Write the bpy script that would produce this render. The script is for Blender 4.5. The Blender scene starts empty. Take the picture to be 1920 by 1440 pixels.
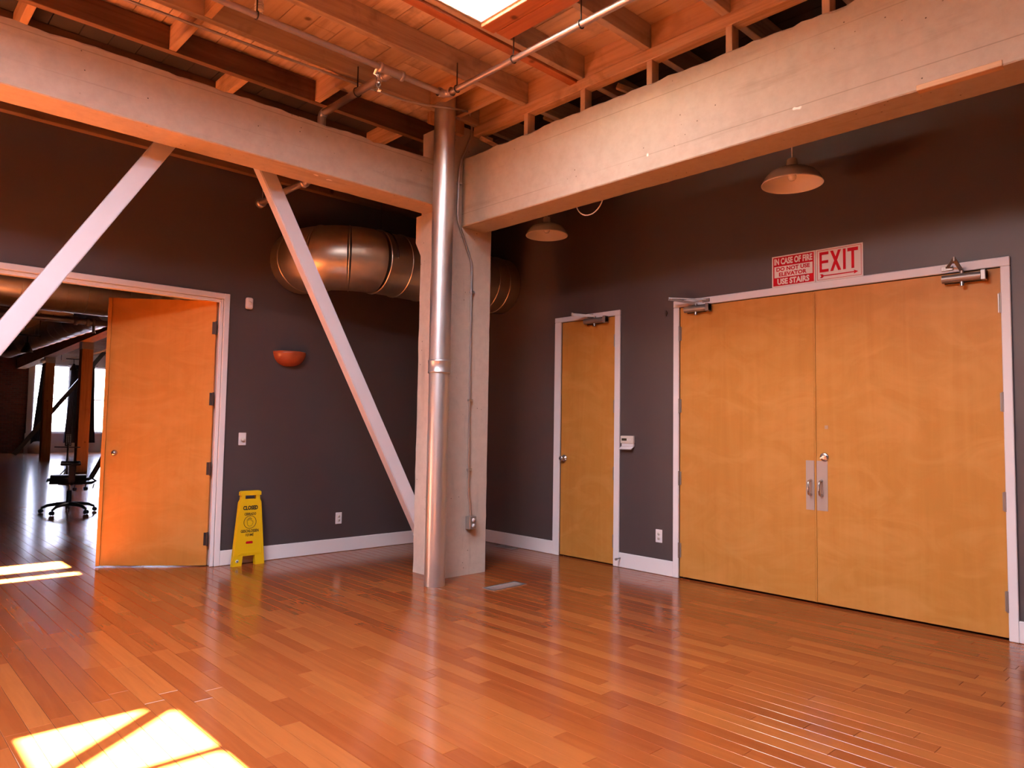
import bpy, bmesh, math, random
from mathutils import Vector, Matrix
random.seed(7)
PI = math.pi
scene = bpy.context.scene
COL = scene.collection

# ------------------------------------------------------------------ camera
cam_d = bpy.data.cameras.new('camera'); cam = bpy.data.objects.new('camera', cam_d); COL.objects.link(cam)
yaw, pitch, roll = math.radians(-43.467), math.radians(3.468), math.radians(0.951)
CAM = Vector((-5.3785, -6.4677, 1.27))
fwd = Vector((-math.sin(yaw) * math.cos(pitch), math.cos(yaw) * math.cos(pitch), math.sin(pitch)))
rt = Vector((math.cos(yaw), math.sin(yaw), 0)); up = rt.cross(fwd)
r2 = rt * math.cos(roll) + up * math.sin(roll); u2 = up * math.cos(roll) - rt * math.sin(roll)
cam.matrix_world = Matrix((( r2.x, u2.x, -fwd.x, CAM.x), (r2.y, u2.y, -fwd.y, CAM.y), (r2.z, u2.z, -fwd.z, CAM.z), (0, 0, 0, 1)))
FPX = 1346.78
cam_d.sensor_width = 36; cam_d.lens = 36 * FPX / 1920; cam_d.clip_start = .05; cam_d.clip_end = 300
scene.camera = cam

# ------------------------------------------------------------------ light
SKY = 66.0
world = bpy.data.worlds.new('sky'); scene.world = world; world.use_nodes = True
bg = world.node_tree.nodes['Background']; bg.inputs[0].default_value = (.80, .83, .97, 1); bg.inputs[1].default_value = SKY
sun_d = bpy.data.lights.new('sun', 'SUN'); sun = bpy.data.objects.new('sun', sun_d); COL.objects.link(sun)
SUN = Vector((-.315, 1, -.966)).normalized()
sun.rotation_euler = SUN.to_track_quat('-Z', 'Y').to_euler(); sun.location = (0, -20, 15)
sun_d.energy = 1750; sun_d.angle = math.radians(.5); sun_d.color = (1, .90, .72)
def portal(name, loc, rot, sx, sy):
    d = bpy.data.lights.new(name, 'AREA'); d.shape = 'RECTANGLE'; d.size = sx; d.size_y = sy; d.cycles.is_portal = True
    o = bpy.data.objects.new(name, d); COL.objects.link(o); o.location = loc; o.rotation_euler = rot
scene.view_settings.view_transform = 'Standard'; scene.view_settings.look = 'None'
scene.view_settings.gamma = 1; scene.view_settings.use_curve_mapping = False
scene.view_settings.exposure = 0.14
scene.cycles.max_bounces = 10; scene.cycles.diffuse_bounces = 7; scene.cycles.glossy_bounces = 4; scene.cycles.transparent_max_bounces = 12
scene.cycles.sample_clamp_indirect = 12; scene.cycles.caustics_reflective = False; scene.cycles.blur_glossy = 1.0

# ------------------------------------------------------------------ materials
MATS = {}
class G:
    def __init__(s, name):
        m = bpy.data.materials.new(name); m.use_nodes = True; s.m = m; s.t = m.node_tree; s.n = s.t.nodes; s.l = s.t.links
        s.b = s.n['Principled BSDF']; MATS[name] = m
    def add(s, typ, **k):
        n = s.n.new(typ)
        for a, v in k.items(): setattr(n, a, v)
        return n
    def pos(s, scale=(1, 1, 1), rnd=True, attr=None):
        g = s.add('ShaderNodeNewGeometry'); mp = s.add('ShaderNodeMapping'); mp.inputs['Scale'].default_value = scale
        s.l.new(g.outputs['Position'], mp.inputs['Vector'])
        if attr:
            a = s.add('ShaderNodeAttribute', attribute_name=attr); src = a.outputs['Fac']
        elif rnd:
            a = s.add('ShaderNodeObjectInfo'); src = a.outputs['Random']
        else: return mp.outputs[0]
        mu = s.add('ShaderNodeMath', operation='MULTIPLY'); mu.inputs[1].default_value = 37; s.l.new(src, mu.inputs[0])
        v = s.add('ShaderNodeVectorMath', operation='ADD'); s.l.new(mp.outputs[0], v.inputs[0]); s.l.new(mu.outputs[0], v.inputs[1])
        return v.outputs[0]
    def noise(s, vec, scale=1, detail=4, rough=.55, dist=0):
        n = s.add('ShaderNodeTexNoise'); n.inputs['Scale'].default_value = scale; n.inputs['Detail'].default_value = detail
        n.inputs['Roughness'].default_value = rough; n.inputs['Distortion'].default_value = dist; s.l.new(vec, n.inputs['Vector']); return n.outputs['Fac']
    def ramp(s, fac, *stops):
        r = s.add('ShaderNodeValToRGB'); e = r.color_ramp.elements
        while len(e) < len(stops): e.new(.5)
        for k, (p, c) in enumerate(stops): e[k].position = p; e[k].color = (*c, 1) if len(c) == 3 else c
        s.l.new(fac, r.inputs[0]); return r.outputs[0]
    def mix(s, fac, a, b, mode='MIX'):
        m = s.add('ShaderNodeMix', data_type='RGBA', blend_type=mode)
        for i, v in ((0, fac), (6, a), (7, b)):
            if hasattr(v, 'links'): s.l.new(v, m.inputs[i])
            elif isinstance(v, tuple): m.inputs[i].default_value = (*v, 1)
            else: m.inputs[i].default_value = v
        return m.outputs[2]
    def setc(s, c):
        if hasattr(c, 'links'): s.l.new(c, s.b.inputs['Base Color'])
        else: s.b.inputs['Base Color'].default_value = (*c, 1)
    def val(s, k, v):
        if hasattr(v, 'links'): s.l.new(v, s.b.inputs[k])
        else: s.b.inputs[k].default_value = v
    def bump(s, h, strength=.2, dist=.01):
        b = s.add('ShaderNodeBump'); b.inputs['Strength'].default_value = strength; b.inputs['Distance'].default_value = dist
        s.l.new(h, b.inputs['Height']); s.l.new(b.outputs[0], s.b.inputs['Normal'])
    def rng(s, f, a, b):
        m = s.add('ShaderNodeMapRange'); s.l.new(f, m.inputs[0]); m.inputs[3].default_value = a; m.inputs[4].default_value = b; return m.outputs[0]

def paint(name, col, rough=.5, metal=0., var=.06, bump=.0, scale=6, spec=.5):
    g = G(name); f = g.noise(g.pos(rnd=True), scale, 3)
    g.setc(g.mix(f, tuple(c * (1 - var) for c in col), tuple(min(1, c * (1 + var)) for c in col)))
    g.val('Roughness', rough); g.val('Metallic', metal); g.val('Specular IOR Level', spec)
    if bump: g.bump(g.noise(g.pos(rnd=False), 60, 2), bump, .002)
    return g.m
def lumber(name, axis, dark, mid, light, stain=.5, rough=.75):
    g = G(name); sc = [22, 22, 22]; sc['xyz'.index(axis)] = 1.2
    gr = g.noise(g.pos(tuple(sc)), 1, 6, .6, .6)
    c = g.ramp(gr, (.3, dark), (.5, mid), (.72, light))
    o = g.add('ShaderNodeObjectInfo'); c = g.mix(g.rng(o.outputs['Random'], 0, .7), c, dark)
    st = g.noise(g.pos((1, 1, 1)), 3.1, 4, .6, .4); s = g.ramp(st, (.56, (0, 0, 0)), (.70, (1, 1, 1)))
    c = g.mix(g.mix(.5, (0, 0, 0), s) if stain else 0., c, tuple(x * (1 - stain) for x in dark))
    kn = g.add('ShaderNodeTexVoronoi'); kn.inputs['Scale'].default_value = 2.3; g.l.new(g.pos(), kn.inputs['Vector'])
    k = g.ramp(kn.outputs['Distance'], (.03, (1, 1, 1)), (.075, (0, 0, 0))); c = g.mix(k, c, tuple(x * .35 for x in dark))
    g.setc(c); g.val('Roughness', rough); g.val('Specular IOR Level', .25); g.bump(gr, .25, .004); return g.m
def floorwood(name, attr):
    g = G(name)
    if attr: a = g.add('ShaderNodeAttribute', attribute_name='rnd'); r = a.outputs['Fac']; gp = g.pos((26, 1.6, 1), attr='rnd'); fp = g.pos((9, .8, 1), attr='rnd')
    else:
        br = g.add('ShaderNodeTexBrick'); br.offset = .37; br.inputs['Scale'].default_value = 1; br.inputs['Brick Width'].default_value = .85; br.inputs['Row Height'].default_value = .0872
        br.inputs['Mortar Size'].default_value = .0012; br.inputs['Color1'].default_value = (0, 0, 0, 1); br.inputs['Color2'].default_value = (1, 1, 1, 1); br.inputs['Mortar'].default_value = (.5, .5, .5, 1)
        ge = g.add('ShaderNodeNewGeometry'); mp = g.add('ShaderNodeMapping'); mp.inputs['Rotation'].default_value = (0, 0, PI / 2); g.l.new(ge.outputs['Position'], mp.inputs['Vector']); g.l.new(mp.outputs[0], br.inputs['Vector'])
        r = br.outputs['Color']; gp = g.pos((26, 1.6, 1), rnd=False); fp = g.pos((9, .8, 1), rnd=False)
    base = g.ramp(r, (0., (.222, .049, .0115)), (.25, (.252, .060, .0135)), (.55, (.270, .068, .0155)), (.8, (.290, .077, .018)), (1., (.318, .092, .021)))
    gr = g.noise(gp, 1, 6, .62, 1.2); fig = g.noise(fp, 1, 3, .5, 2.5)
    c = g.mix(g.ramp(gr, (.35, (0, 0, 0)), (.7, (.24, .24, .24))), base, (.16, .038, .010))
    c = g.mix(g.ramp(fig, (.45, (0, 0, 0)), (.75, (.25, .25, .25))), c, (.36, .105, .026))
    sp = g.noise(g.pos((1, 1, 1), rnd=False), 1.3, 3, .5); g.setc(c)
    g.val('Roughness', g.rng(sp, .13, .21)); g.val('Specular IOR Level', .36); return g.m
def concrete(name, c1, c2, axis):
    g = G(name); p = g.pos(rnd=True)
    n1 = g.noise(p, 1.4, 6, .6, .3); n2 = g.noise(p, 14, 6, .7)
    c = g.mix(n1, c1, c2); c = g.mix(g.ramp(n2, (.3, (.28, .28, .28)), (.6, (0, 0, 0))), c, tuple(x * .7 for x in c1))
    sc = [1, 1, 1]; sc['xyz'.index(axis)] = .10
    st = g.noise(g.pos(tuple(sc)), 9, 4, .6); c = g.mix(g.ramp(st, (.60, (0, 0, 0)), (.72, (.4, .4, .4))), c, tuple(x * .62 for x in c1))
    if axis != 'z':
        ge = g.add('ShaderNodeNewGeometry'); sx = g.add('ShaderNodeSeparateXYZ'); g.l.new(ge.outputs['Position'], sx.inputs[0])
        wob = g.noise(g.pos(tuple(sc), rnd=False), 1.5, 3); ad = g.add('ShaderNodeMath', operation='MULTIPLY_ADD'); g.l.new(wob, ad.inputs[0]); ad.inputs[1].default_value = .03; g.l.new(sx.outputs[2], ad.inputs[2])
        dv = g.add('ShaderNodeMath', operation='DIVIDE'); g.l.new(ad.outputs[0], dv.inputs[0]); dv.inputs[1].default_value = .19
        fr = g.add('ShaderNodeMath', operation='FRACT'); g.l.new(dv.outputs[0], fr.inputs[0])
        ln = g.ramp(fr.outputs[0], (.482, (0, 0, 0)), (.498, (.55, .55, .55)), (.508, (.55, .55, .55)), (.525, (0, 0, 0)))
        gt = g.ramp(g.noise(g.pos(tuple(sc), rnd=False), 4, 3), (.45, (0, 0, 0)), (.6, (1, 1, 1))); ln = g.mix(1., ln, gt, 'MULTIPLY')
        c = g.mix(ln, c, tuple(x * .45 for x in c1))
        ch = g.ramp(g.noise(p, 7.5, 2, .4), (.76, (0, 0, 0)), (.775, (1, 1, 1))); c = g.mix(ch, c, (.78, .72, .66))
    v = g.add('ShaderNodeTexVoronoi'); v.inputs['Scale'].default_value = 17; g.l.new(p, v.inputs['Vector'])
    pit = g.ramp(v.outputs['Distance'], (.05, (1, 1, 1)), (.09, (0, 0, 0)))
    gate = g.ramp(g.noise(p, 2.7, 2), (.53, (0, 0, 0)), (.58, (1, 1, 1))); pit = g.mix(1., pit, gate, 'MULTIPLY')
    c = g.mix(pit, c, (.10, .07, .05)); g.setc(c); g.val('Roughness', .85); g.val('Specular IOR Level', .2)
    g.bump(n2, .35, .004); return g.m
def veneer(name, c1, c2, c3):
    g = G(name); gr = g.noise(g.pos((7, 7, .45), rnd=True), 1, 5, .6, 1.5); fl = g.noise(g.pos((1.2, 1.2, 2.4)), 2.2, 4, .55, 1.2); fi = g.noise(g.pos((60, 60, 1.6)), 1, 3, .6)
    c = g.mix(.45, g.ramp(gr, (.25, c1), (.5, c2), (.75, c3)), c2); c = g.mix(g.ramp(fl, (.42, (0, 0, 0)), (.72, (.5, .5, .5))), c, tuple(min(1, x * 1.12 + .02) for x in c3))
    c = g.mix(g.rng(fi, 0, .22), c, c1)
    g.setc(c); g.val('Roughness', .42); g.val('Specular IOR Level', .2); return g.m
def galv(name, col, rough=.34, axis=None, var=.14, bump=.04):
    g = G(name); sc = [8, 8, 8]
    if axis: sc['xyz'.index(axis)] = 1.2
    f = g.noise(g.pos(tuple(sc)), 1, 5, .6); f2 = g.noise(g.pos((40, 40, 40)), 1, 3, .7)
    g.setc(g.mix(f, tuple(c * (1 - var) for c in col), tuple(min(1, c * (1 + var)) for c in col)))
    g.val('Metallic', .92); g.val('Roughness', g.rng(f, rough - .05, rough + .08))
    if bump: g.bump(f2, bump, .002)
    return g.m
def glass(name, tint=(.96, .98, 1)):
    g = G(name); tr = g.add('ShaderNodeBsdfTransparent'); tr.inputs[0].default_value = (*tint, 1); gl = g.add('ShaderNodeBsdfGlossy'); gl.inputs['Roughness'].default_value = .02
    mx = g.add('ShaderNodeMixShader'); mx.inputs[0].default_value = .07; g.l.new(tr.outputs[0], mx.inputs[1]); g.l.new(gl.outputs[0], mx.inputs[2]); g.l.new(mx.outputs[0], g.n['Material Output'].inputs[0]); return g.m
def brickmat(name):
    g = G(name); b = g.add('ShaderNodeTexBrick'); b.inputs['Scale'].default_value = 1; b.inputs['Brick Width'].default_value = .21; b.inputs['Row Height'].default_value = .075; b.inputs['Mortar Size'].default_value = .008
    b.inputs['Color1'].default_value = (.22, .075, .05, 1); b.inputs['Color2'].default_value = (.13, .045, .032, 1); b.inputs['Mortar'].default_value = (.16, .12, .10, 1)
    ge = g.add('ShaderNodeNewGeometry'); mp = g.add('ShaderNodeMapping'); mp.inputs['Rotation'].default_value = (PI / 2, 0, 0); g.l.new(ge.outputs['Position'], mp.inputs['Vector']); g.l.new(mp.outputs[0], b.inputs['Vector'])
    g.setc(b.outputs['Color']); g.val('Roughness', .9); return g.m

M_floor = floorwood('floor_plank', True); M_floorfar = floorwood('floor_far', False)
M_wall = paint('charcoal_wall', (.066, .050, .050), .5, var=.05, bump=.05)
M_plaster = paint('pale_plaster', (.62, .56, .50), .8)
M_trim = paint('white_trim', (.82, .78, .76), .42, var=.03)
M_door = veneer('maple_veneer', (.43, .185, .034), (.50, .225, .044), (.56, .27, .062))
M_joist = lumber('fir_joist', 'x', (.36, .275, .22), (.52, .425, .355), (.64, .53, .45), .55)
M_deck = lumber('fir_deck', 'y', (.48, .345, .25), (.70, .55, .42), (.80, .66, .53), .65)
M_woody = lumber('fir_crossing', 'y', (.46, .28, .16), (.68, .45, .27), (.78, .55, .35), .5)
M_woodz = lumber('fir_upright', 'z', (.46, .28, .16), (.66, .43, .26), (.76, .53, .34), .4)
M_red = lumber('new_red_fir', 'x', (.30, .10, .045), (.40, .145, .062), (.48, .19, .085), .1, .6)
M_redy = lumber('new_red_fir_cross', 'y', (.34, .11, .045), (.46, .16, .065), (.54, .215, .09), .1, .6)
M_ply = lumber('white_plywood', 'x', (.68, .60, .50), (.80, .74, .66), (.86, .82, .76), .0, .7)
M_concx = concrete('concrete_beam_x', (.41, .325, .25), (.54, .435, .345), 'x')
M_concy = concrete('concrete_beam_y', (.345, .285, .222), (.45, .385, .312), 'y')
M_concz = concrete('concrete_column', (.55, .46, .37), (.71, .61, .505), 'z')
M_pipe = galv('galvanised_pipe', (.70, .67, .64), .36, None, .05, 0)
M_duct = galv('spiral_duct', (.60, .52, .40), .33)
M_silver = galv('silver_duct', (.70, .70, .72), .34)
M_iron = galv('sprinkler_pipe', (.50, .42, .38), .42)
M_steel = galv('brushed_steel', (.62, .60, .58), .3)
M_chrome = galv('chrome', (.62, .58, .55), .24)
M_nickel = paint('satin_hardware', (.30, .265, .24), .38, .6)
M_dark = paint('dark_hardware', (.05, .042, .04), .4, .4)
M_brace = paint('grey_steel_paint', (.60, .57, .58), .4, .0, var=.05)
M_plate = paint('stainless_plate', (.40, .33, .28), .5, .3)
M_white = paint('white_plastic', (.78, .74, .72), .35, var=.02)
M_cream = paint('cream_plastic', (.72, .64, .54), .4, var=.02)
M_enamel = paint('cream_enamel', (.80, .74, .66), .22, var=.02)
M_screen = paint('dark_display', (.045, .035, .02), .2)
M_clay = paint('terracotta_glaze', (.30, .065, .022), .25, var=.2, scale=20)
M_yel = paint('yellow_plastic', (.80, .50, .006), .38, var=.03)
M_black = paint('black_print', (.012, .012, .012), .5)
M_blackp = paint('black_plastic', (.018, .018, .02), .4)
M_redp = paint('red_print', (.52, .006, .016), .6, var=.03, spec=.1)
M_signw = paint('sign_white', (.80, .72, .64), .6, var=.02, spec=.2)
M_label = paint('tape_label', (.42, .28, .18), .5)
M_glass = glass('clear_glass'); M_glassd = glass('dimming_glass', (.70, .70, .72)); M_glassb = glass('deep_dimming_glass', (.30, .30, .30)); M_glassf = glass('far_dimming_glass', (.55, .57, .64))  # tints on the last three panes only cut the incoming daylight
M_curtain = paint('slate_curtain', (.055, .058, .085), .9, var=.2)
M_shade = paint('shade_dark_timber', (.022, .014, .010), .9, var=.3)  # near-black: shade of the unlit bays is put into the colour
M_darkfir = lumber('dark_shaded_fir', 'x', (.12, .065, .04), (.20, .115, .075), (.27, .16, .11), .4)  # joist fir darkened, bay shade in the colour; also rim board and linings
M_post = lumber('timber_post', 'z', (.26, .10, .035), (.38, .17, .06), (.46, .22, .085), .2)
M_beamy = lumber('timber_beam', 'y', (.30, .14, .06), (.42, .22, .10), (.50, .28, .14), .2)
M_brick = brickmat('red_brick')
M_facade = paint('pale_facade', (.34, .33, .33), .9, var=.1)
M_asph = paint('street', (.20, .20, .21), .9)
M_cable = paint('white_cable', (.70, .64, .58), .5)
M_bulb = paint('bulb_glass', (.85, .82, .78), .2, var=.01)

# ------------------------------------------------------------------ mesh builder
class MB:
    def __init__(s): s.v = []; s.f = []; s.sm = []
    def add(s, vs, fs, smooth=False):
        b = len(s.v); s.v += [Vector(v) for v in vs]
        for f in fs: s.f.append([b + i for i in f]); s.sm.append(smooth)
        return s
    def box(s, x0, x1, y0, y1, z0, z1, bev=0.):
        if x0 > x1: x0, x1 = x1, x0
        if y0 > y1: y0, y1 = y1, y0
        if z0 > z1: z0, z1 = z1, z0
        if not bev:
            return s.add([(x0, y0, z0), (x1, y0, z0), (x1, y1, z0), (x0, y1, z0), (x0, y0, z1), (x1, y0, z1), (x1, y1, z1), (x0, y1, z1)],
                         [(0, 3, 2, 1), (4, 5, 6, 7), (0, 1, 5, 4), (1, 2, 6, 5), (2, 3, 7, 6), (3, 0, 4, 7)])
        bm = bmesh.new(); bmesh.ops.create_cube(bm, size=1)
        for v in bm.verts: v.co = Vector(((x0 + x1) / 2 + v.co.x * (x1 - x0), (y0 + y1) / 2 + v.co.y * (y1 - y0), (z0 + z1) / 2 + v.co.z * (z1 - z0)))
        bmesh.ops.bevel(bm, geom=list(bm.edges), offset=min(bev, .49 * min(x1 - x0, y1 - y0, z1 - z0)), segments=1 if bev < .006 else 2, affect='EDGES', profile=.5)
        bm.verts.index_update(); s.add([v.co.copy() for v in bm.verts], [[v.index for v in f.verts] for f in bm.faces]); bm.free(); return s
    def obox(s, c, ax, ay, az, hx, hy, hz):
        c = Vector(c); vs = []
        for k in (-1, 1):
            for i, j in ((-1, -1), (1, -1), (1, 1), (-1, 1)): vs.append(c + ax * hx * i + ay * hy * j + az * hz * k)
        return s.add(vs, [(0, 3, 2, 1), (4, 5, 6, 7), (0, 1, 5, 4), (1, 2, 6, 5), (2, 3, 7, 6), (3, 0, 4, 7)])
    def tube(s, path, r, seg=16, caps=True, closed=False):
        P = [Vector(p) for p in path]; n = len(P); rs = r if isinstance(r, (list, tuple)) else [r] * n
        T = []
        for i in range(n):
            a = P[i - 1] if (i or closed) else P[i]; b = P[(i + 1) % n] if (i < n - 1 or closed) else P[i]
            T.append((b - a).normalized())
        ref = Vector((0, 0, 1)) if abs(T[0].z) < .9 else Vector((1, 0, 0)); u = T[0].cross(ref).normalized()
        rings = []
        for i in range(n):
            u = (u - T[i] * u.dot(T[i])).normalized(); w = T[i].cross(u)
            rings.append([P[i] + (u * math.cos(2 * PI * k / seg) + w * math.sin(2 * PI * k / seg)) * rs[i] for k in range(seg)])
        vs = [v for rg in rings for v in rg]; fs = []
        for i in range(n if closed else n - 1):
            j = (i + 1) % n
            for k in range(seg): fs.append((i * seg + k, i * seg + (k + 1) % seg, j * seg + (k + 1) % seg, j * seg + k))
        s.add(vs, fs, True)
        if caps and not closed: s.add(rings[0], [tuple(reversed(range(seg)))]); s.add(rings[-1], [tuple(range(seg))])
        return s
    def lathe(s, prof, c=(0, 0, 0), axis=(0, 0, 1), seg=32, smooth=True):
        ax = Vector(axis).normalized(); ref = Vector((1, 0, 0)) if abs(ax.x) < .9 else Vector((0, 1, 0)); u = ax.cross(ref).normalized(); w = ax.cross(u); c = Vector(c)
        vs = []; fs = []; n = len(prof)
        for (r, h) in prof:
            for k in range(seg): a = 2 * PI * k / seg; vs.append(c + ax * h + (u * math.cos(a) + w * math.sin(a)) * max(r, 1e-4))
        for i in range(n - 1):
            for k in range(seg): fs.append((i * seg + k, i * seg + (k + 1) % seg, (i + 1) * seg + (k + 1) % seg, (i + 1) * seg + k))
        return s.add(vs, fs, smooth)
    def prism(s, poly, o, u, v, n, depth):
        """poly in (u,v); extruded from o along n by depth"""
        o, u, v, n = map(Vector, (o, u, v, n)); k = len(poly)
        a = [o + u * p[0] + v * p[1] for p in poly]; b = [p + n * depth for p in a]
        s.add(a + b, [tuple(reversed(range(k))), tuple(range(k, 2 * k))] + [(i, (i + 1) % k, k + (i + 1) % k, k + i) for i in range(k)]); return s
    def text(s, body, o, u, v, n, w, h, off=.0, dep=.001):
        cu = bpy.data.curves.new('t', 'FONT'); cu.body = body; cu.size = 1; cu.offset = off; cu.resolution_u = 3
        ob = bpy.data.objects.new('t', cu); COL.objects.link(ob); bpy.context.view_layer.update()
        me = bpy.data.meshes.new_from_object(ob.evaluated_get(bpy.context.evaluated_depsgraph_get()))
        xs = [q.co.x for q in me.vertices]; ys = [q.co.y for q in me.vertices]; x0, x1, y0, y1 = min(xs), max(xs), min(ys), max(ys)
        o, u, v, n = map(Vector, (o, u, v, n))
        vs = [o + u * ((q.co.x - x0) / (x1 - x0) * w) + v * ((q.co.y - y0) / (y1 - y0) * h) + n * dep for q in me.vertices]
        s.add(vs, [list(p.vertices) for p in me.polygons]); bpy.data.objects.remove(ob); bpy.data.curves.remove(cu); bpy.data.meshes.remove(me); return s
    def mesh(s, name, mat, off=Vector((0, 0, 0)), fix=True):
        me = bpy.data.meshes.new(name); me.from_pydata([tuple(v - off) for v in s.v], [], s.f); me.materials.append(mat)
        if fix:
            bm = bmesh.new(); bm.from_mesh(me); bmesh.ops.recalc_face_normals(bm, faces=bm.faces); bm.to_mesh(me); bm.free()
        me.polygons.foreach_set('use_smooth', s.sm); me.update(); return me
def wloc(o):
    v = Vector((0, 0, 0))
    while o: v += o.location; o = o.parent
    return v
def part(name, mb, mat, parent, fix=True, **props):
    me = mb.mesh(name, mat, LOCAL if parent is None else wloc_for(parent), fix); o = bpy.data.objects.new(name, me); COL.objects.link(o); o.parent = parent
    for k, v in props.items(): o[k] = v
    return o
LOCAL = Vector((0, 0, 0)); LOCALTHINGS = set()
def root(o):
    while o.parent: o = o.parent
    return o
def wloc_for(p):
    return LOCAL if root(p).name in LOCALTHINGS else wloc(p)
def thing(name, loc, label, cat=None, group=None, kind=None, local=False, rz=0):
    o = bpy.data.objects.new(name, None); COL.objects.link(o); o.location = loc; o.rotation_euler = (0, 0, rz); o.empty_display_size = .1
    o['label'] = label
    if cat: o['category'] = cat
    if group: o['group'] = group
    if kind: o['kind'] = kind
    if local: LOCALTHINGS.add(o.name)
    return o
def single(name, mb, mat, label, cat=None, group=None, kind=None, base=None):
    if base is None:
        xs = [v.x for v in mb.v]; ys = [v.y for v in mb.v]; zs = [v.z for v in mb.v]
        base = Vector(((min(xs) + max(xs)) / 2, (min(ys) + max(ys)) / 2, min(zs)))
    me = mb.mesh(name, mat, Vector(base)); o = bpy.data.objects.new(name, me); COL.objects.link(o); o.location = base; o['label'] = label
    if cat: o['category'] = cat
    if group: o['group'] = group
    if kind: o['kind'] = kind
    return o
def struct(name, mb, mat, label, base=None): return single(name, mb, mat, label, kind='structure', base=base)
def arc(c, r, a0, a1, u, v, n=10):
    c, u, v = Vector(c), Vector(u), Vector(v)
    return [c + u * r * math.cos(a0 + (a1 - a0) * i / n) + v * r * math.sin(a0 + (a1 - a0) * i / n) for i in range(n + 1)]
X, Y, Z = Vector((1, 0, 0)), Vector((0, 1, 0)), Vector((0, 0, 1))

# ------------------------------------------------------------------ extents
XW, YS, YF, XE = -9.0, -11.0, 26.5, 8.0      # west and south wall of this room, far wall and east wall of the next one
ZD = 4.10                                    # underside of the deck
SK1 = (-3.36, -2.40, -4.13, -2.975)          # skylight openings x0 x1 y0 y1
SK2 = (-3.50, -2.80, -8.70, -7.06)
SK4 = (1.0, 4.0, 6.0, 9.5)  # added opening, unseen, for warm bounce in the next room
SK5 = (-7.6, -4.6, -5.6, -2.975)  # added opening out of frame, for sky light and floor bounce from the left
SKS = (SK1, SK2, SK4, SK5)

# ------------------------------------------------------------------ floor
mb = MB(); mb.box(XW - .3, XE, YS - .3, 6.0, -.25, -.004); mb.box(XW - .3, XE, 6.0, YF + .3, -.25, 0)
mb.box(0, XE, YS, 6, -.004, 0); mb.box(XW, -6, .0, 6, -.004, 0)
floor = struct('floor', mb, M_floorfar, 'glossy reddish hardwood floor of narrow boards', base=(0, 0, 0))
W = .0872; X0 = -4.717
rng = random.Random(3)
planks = []
def in_col(x0, ya, yb):
    y = ya - rng.uniform(0, .8)
    while y < yb:
        ln = rng.choice((rng.uniform(.35, .7), rng.uniform(.6, 1.1), rng.uniform(.8, 1.3))); a, b = max(y, ya), min(y + ln, yb)
        if b - a > .05: planks.append((x0, a, b, rng.random() if rng.random() < .8 else rng.choice((.02, .98))))
        y += ln
k0 = math.ceil((XW - X0) / W)
for k in range(k0, 55):
    x = X0 + k * W
    if x + W > -.0: continue
    in_col(x, -9.0, .0 if not (-4.75 < x < -2.87) else 6.0)
    if -6 < x and not (-4.75 < x < -2.87): in_col(x, .15, 6.0)
def pmesh(mbx, x, a, b, rv, vals):
    g = .0007; c = .0016; d = .0012; x0, x1, y0, y1 = x + g, x + W - g, a + g, b - g
    mbx.add([(x0, y0, -.004), (x1, y0, -.004), (x1, y1, -.004), (x0, y1, -.004), (x0, y0, -d), (x1, y0, -d), (x1, y1, -d), (x0, y1, -d),
             (x0 + c, y0 + c, 0), (x1 - c, y0 + c, 0), (x1 - c, y1 - c, 0), (x0 + c, y1 - c, 0)],
            [(0, 1, 5, 4), (1, 2, 6, 5), (2, 3, 7, 6), (3, 0, 4, 7), (4, 5, 9, 8), (5, 6, 10, 9), (6, 7, 11, 10), (7, 4, 8, 11), (8, 9, 10, 11)])
    vals += [rv] * 9
def seen(p):
    x, a, b, _ = p; s = 0
    for t in (.1, .5, .9):
        d = Vector((x + W / 2, a + (b - a) * t, 0)) - CAM; w = d.dot(fwd)
        if w < .3: continue
        if abs(d.dot(r2) / w * FPX) < 960 and abs(d.dot(u2) / w * FPX) < 720: s += (b - a) * W / (w * w) * (1.27 / w)
    return s
planks.sort(key=seen, reverse=True)
def setr(me, vals): at = me.attributes.new('rnd', 'FLOAT', 'FACE'); at.data.foreach_set('value', vals)
for p in planks[:300]:
    m1 = MB(); vals = []; pmesh(m1, *p, vals); off = Vector((p[0], p[1], 0)); me = m1.mesh('plank', M_floor, off, fix=False); setr(me, vals)
    o = bpy.data.objects.new('plank', me); COL.objects.link(o); o.location = off; o.parent = floor
m1 = MB(); vals = []
for p in planks[300:]: pmesh(m1, *p, vals)
me = m1.mesh('plank_field', M_floor, fix=False); setr(me, vals); o = bpy.data.objects.new('plank_field', me); COL.objects.link(o); o.parent = floor; o['kind'] = 'stuff'

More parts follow.
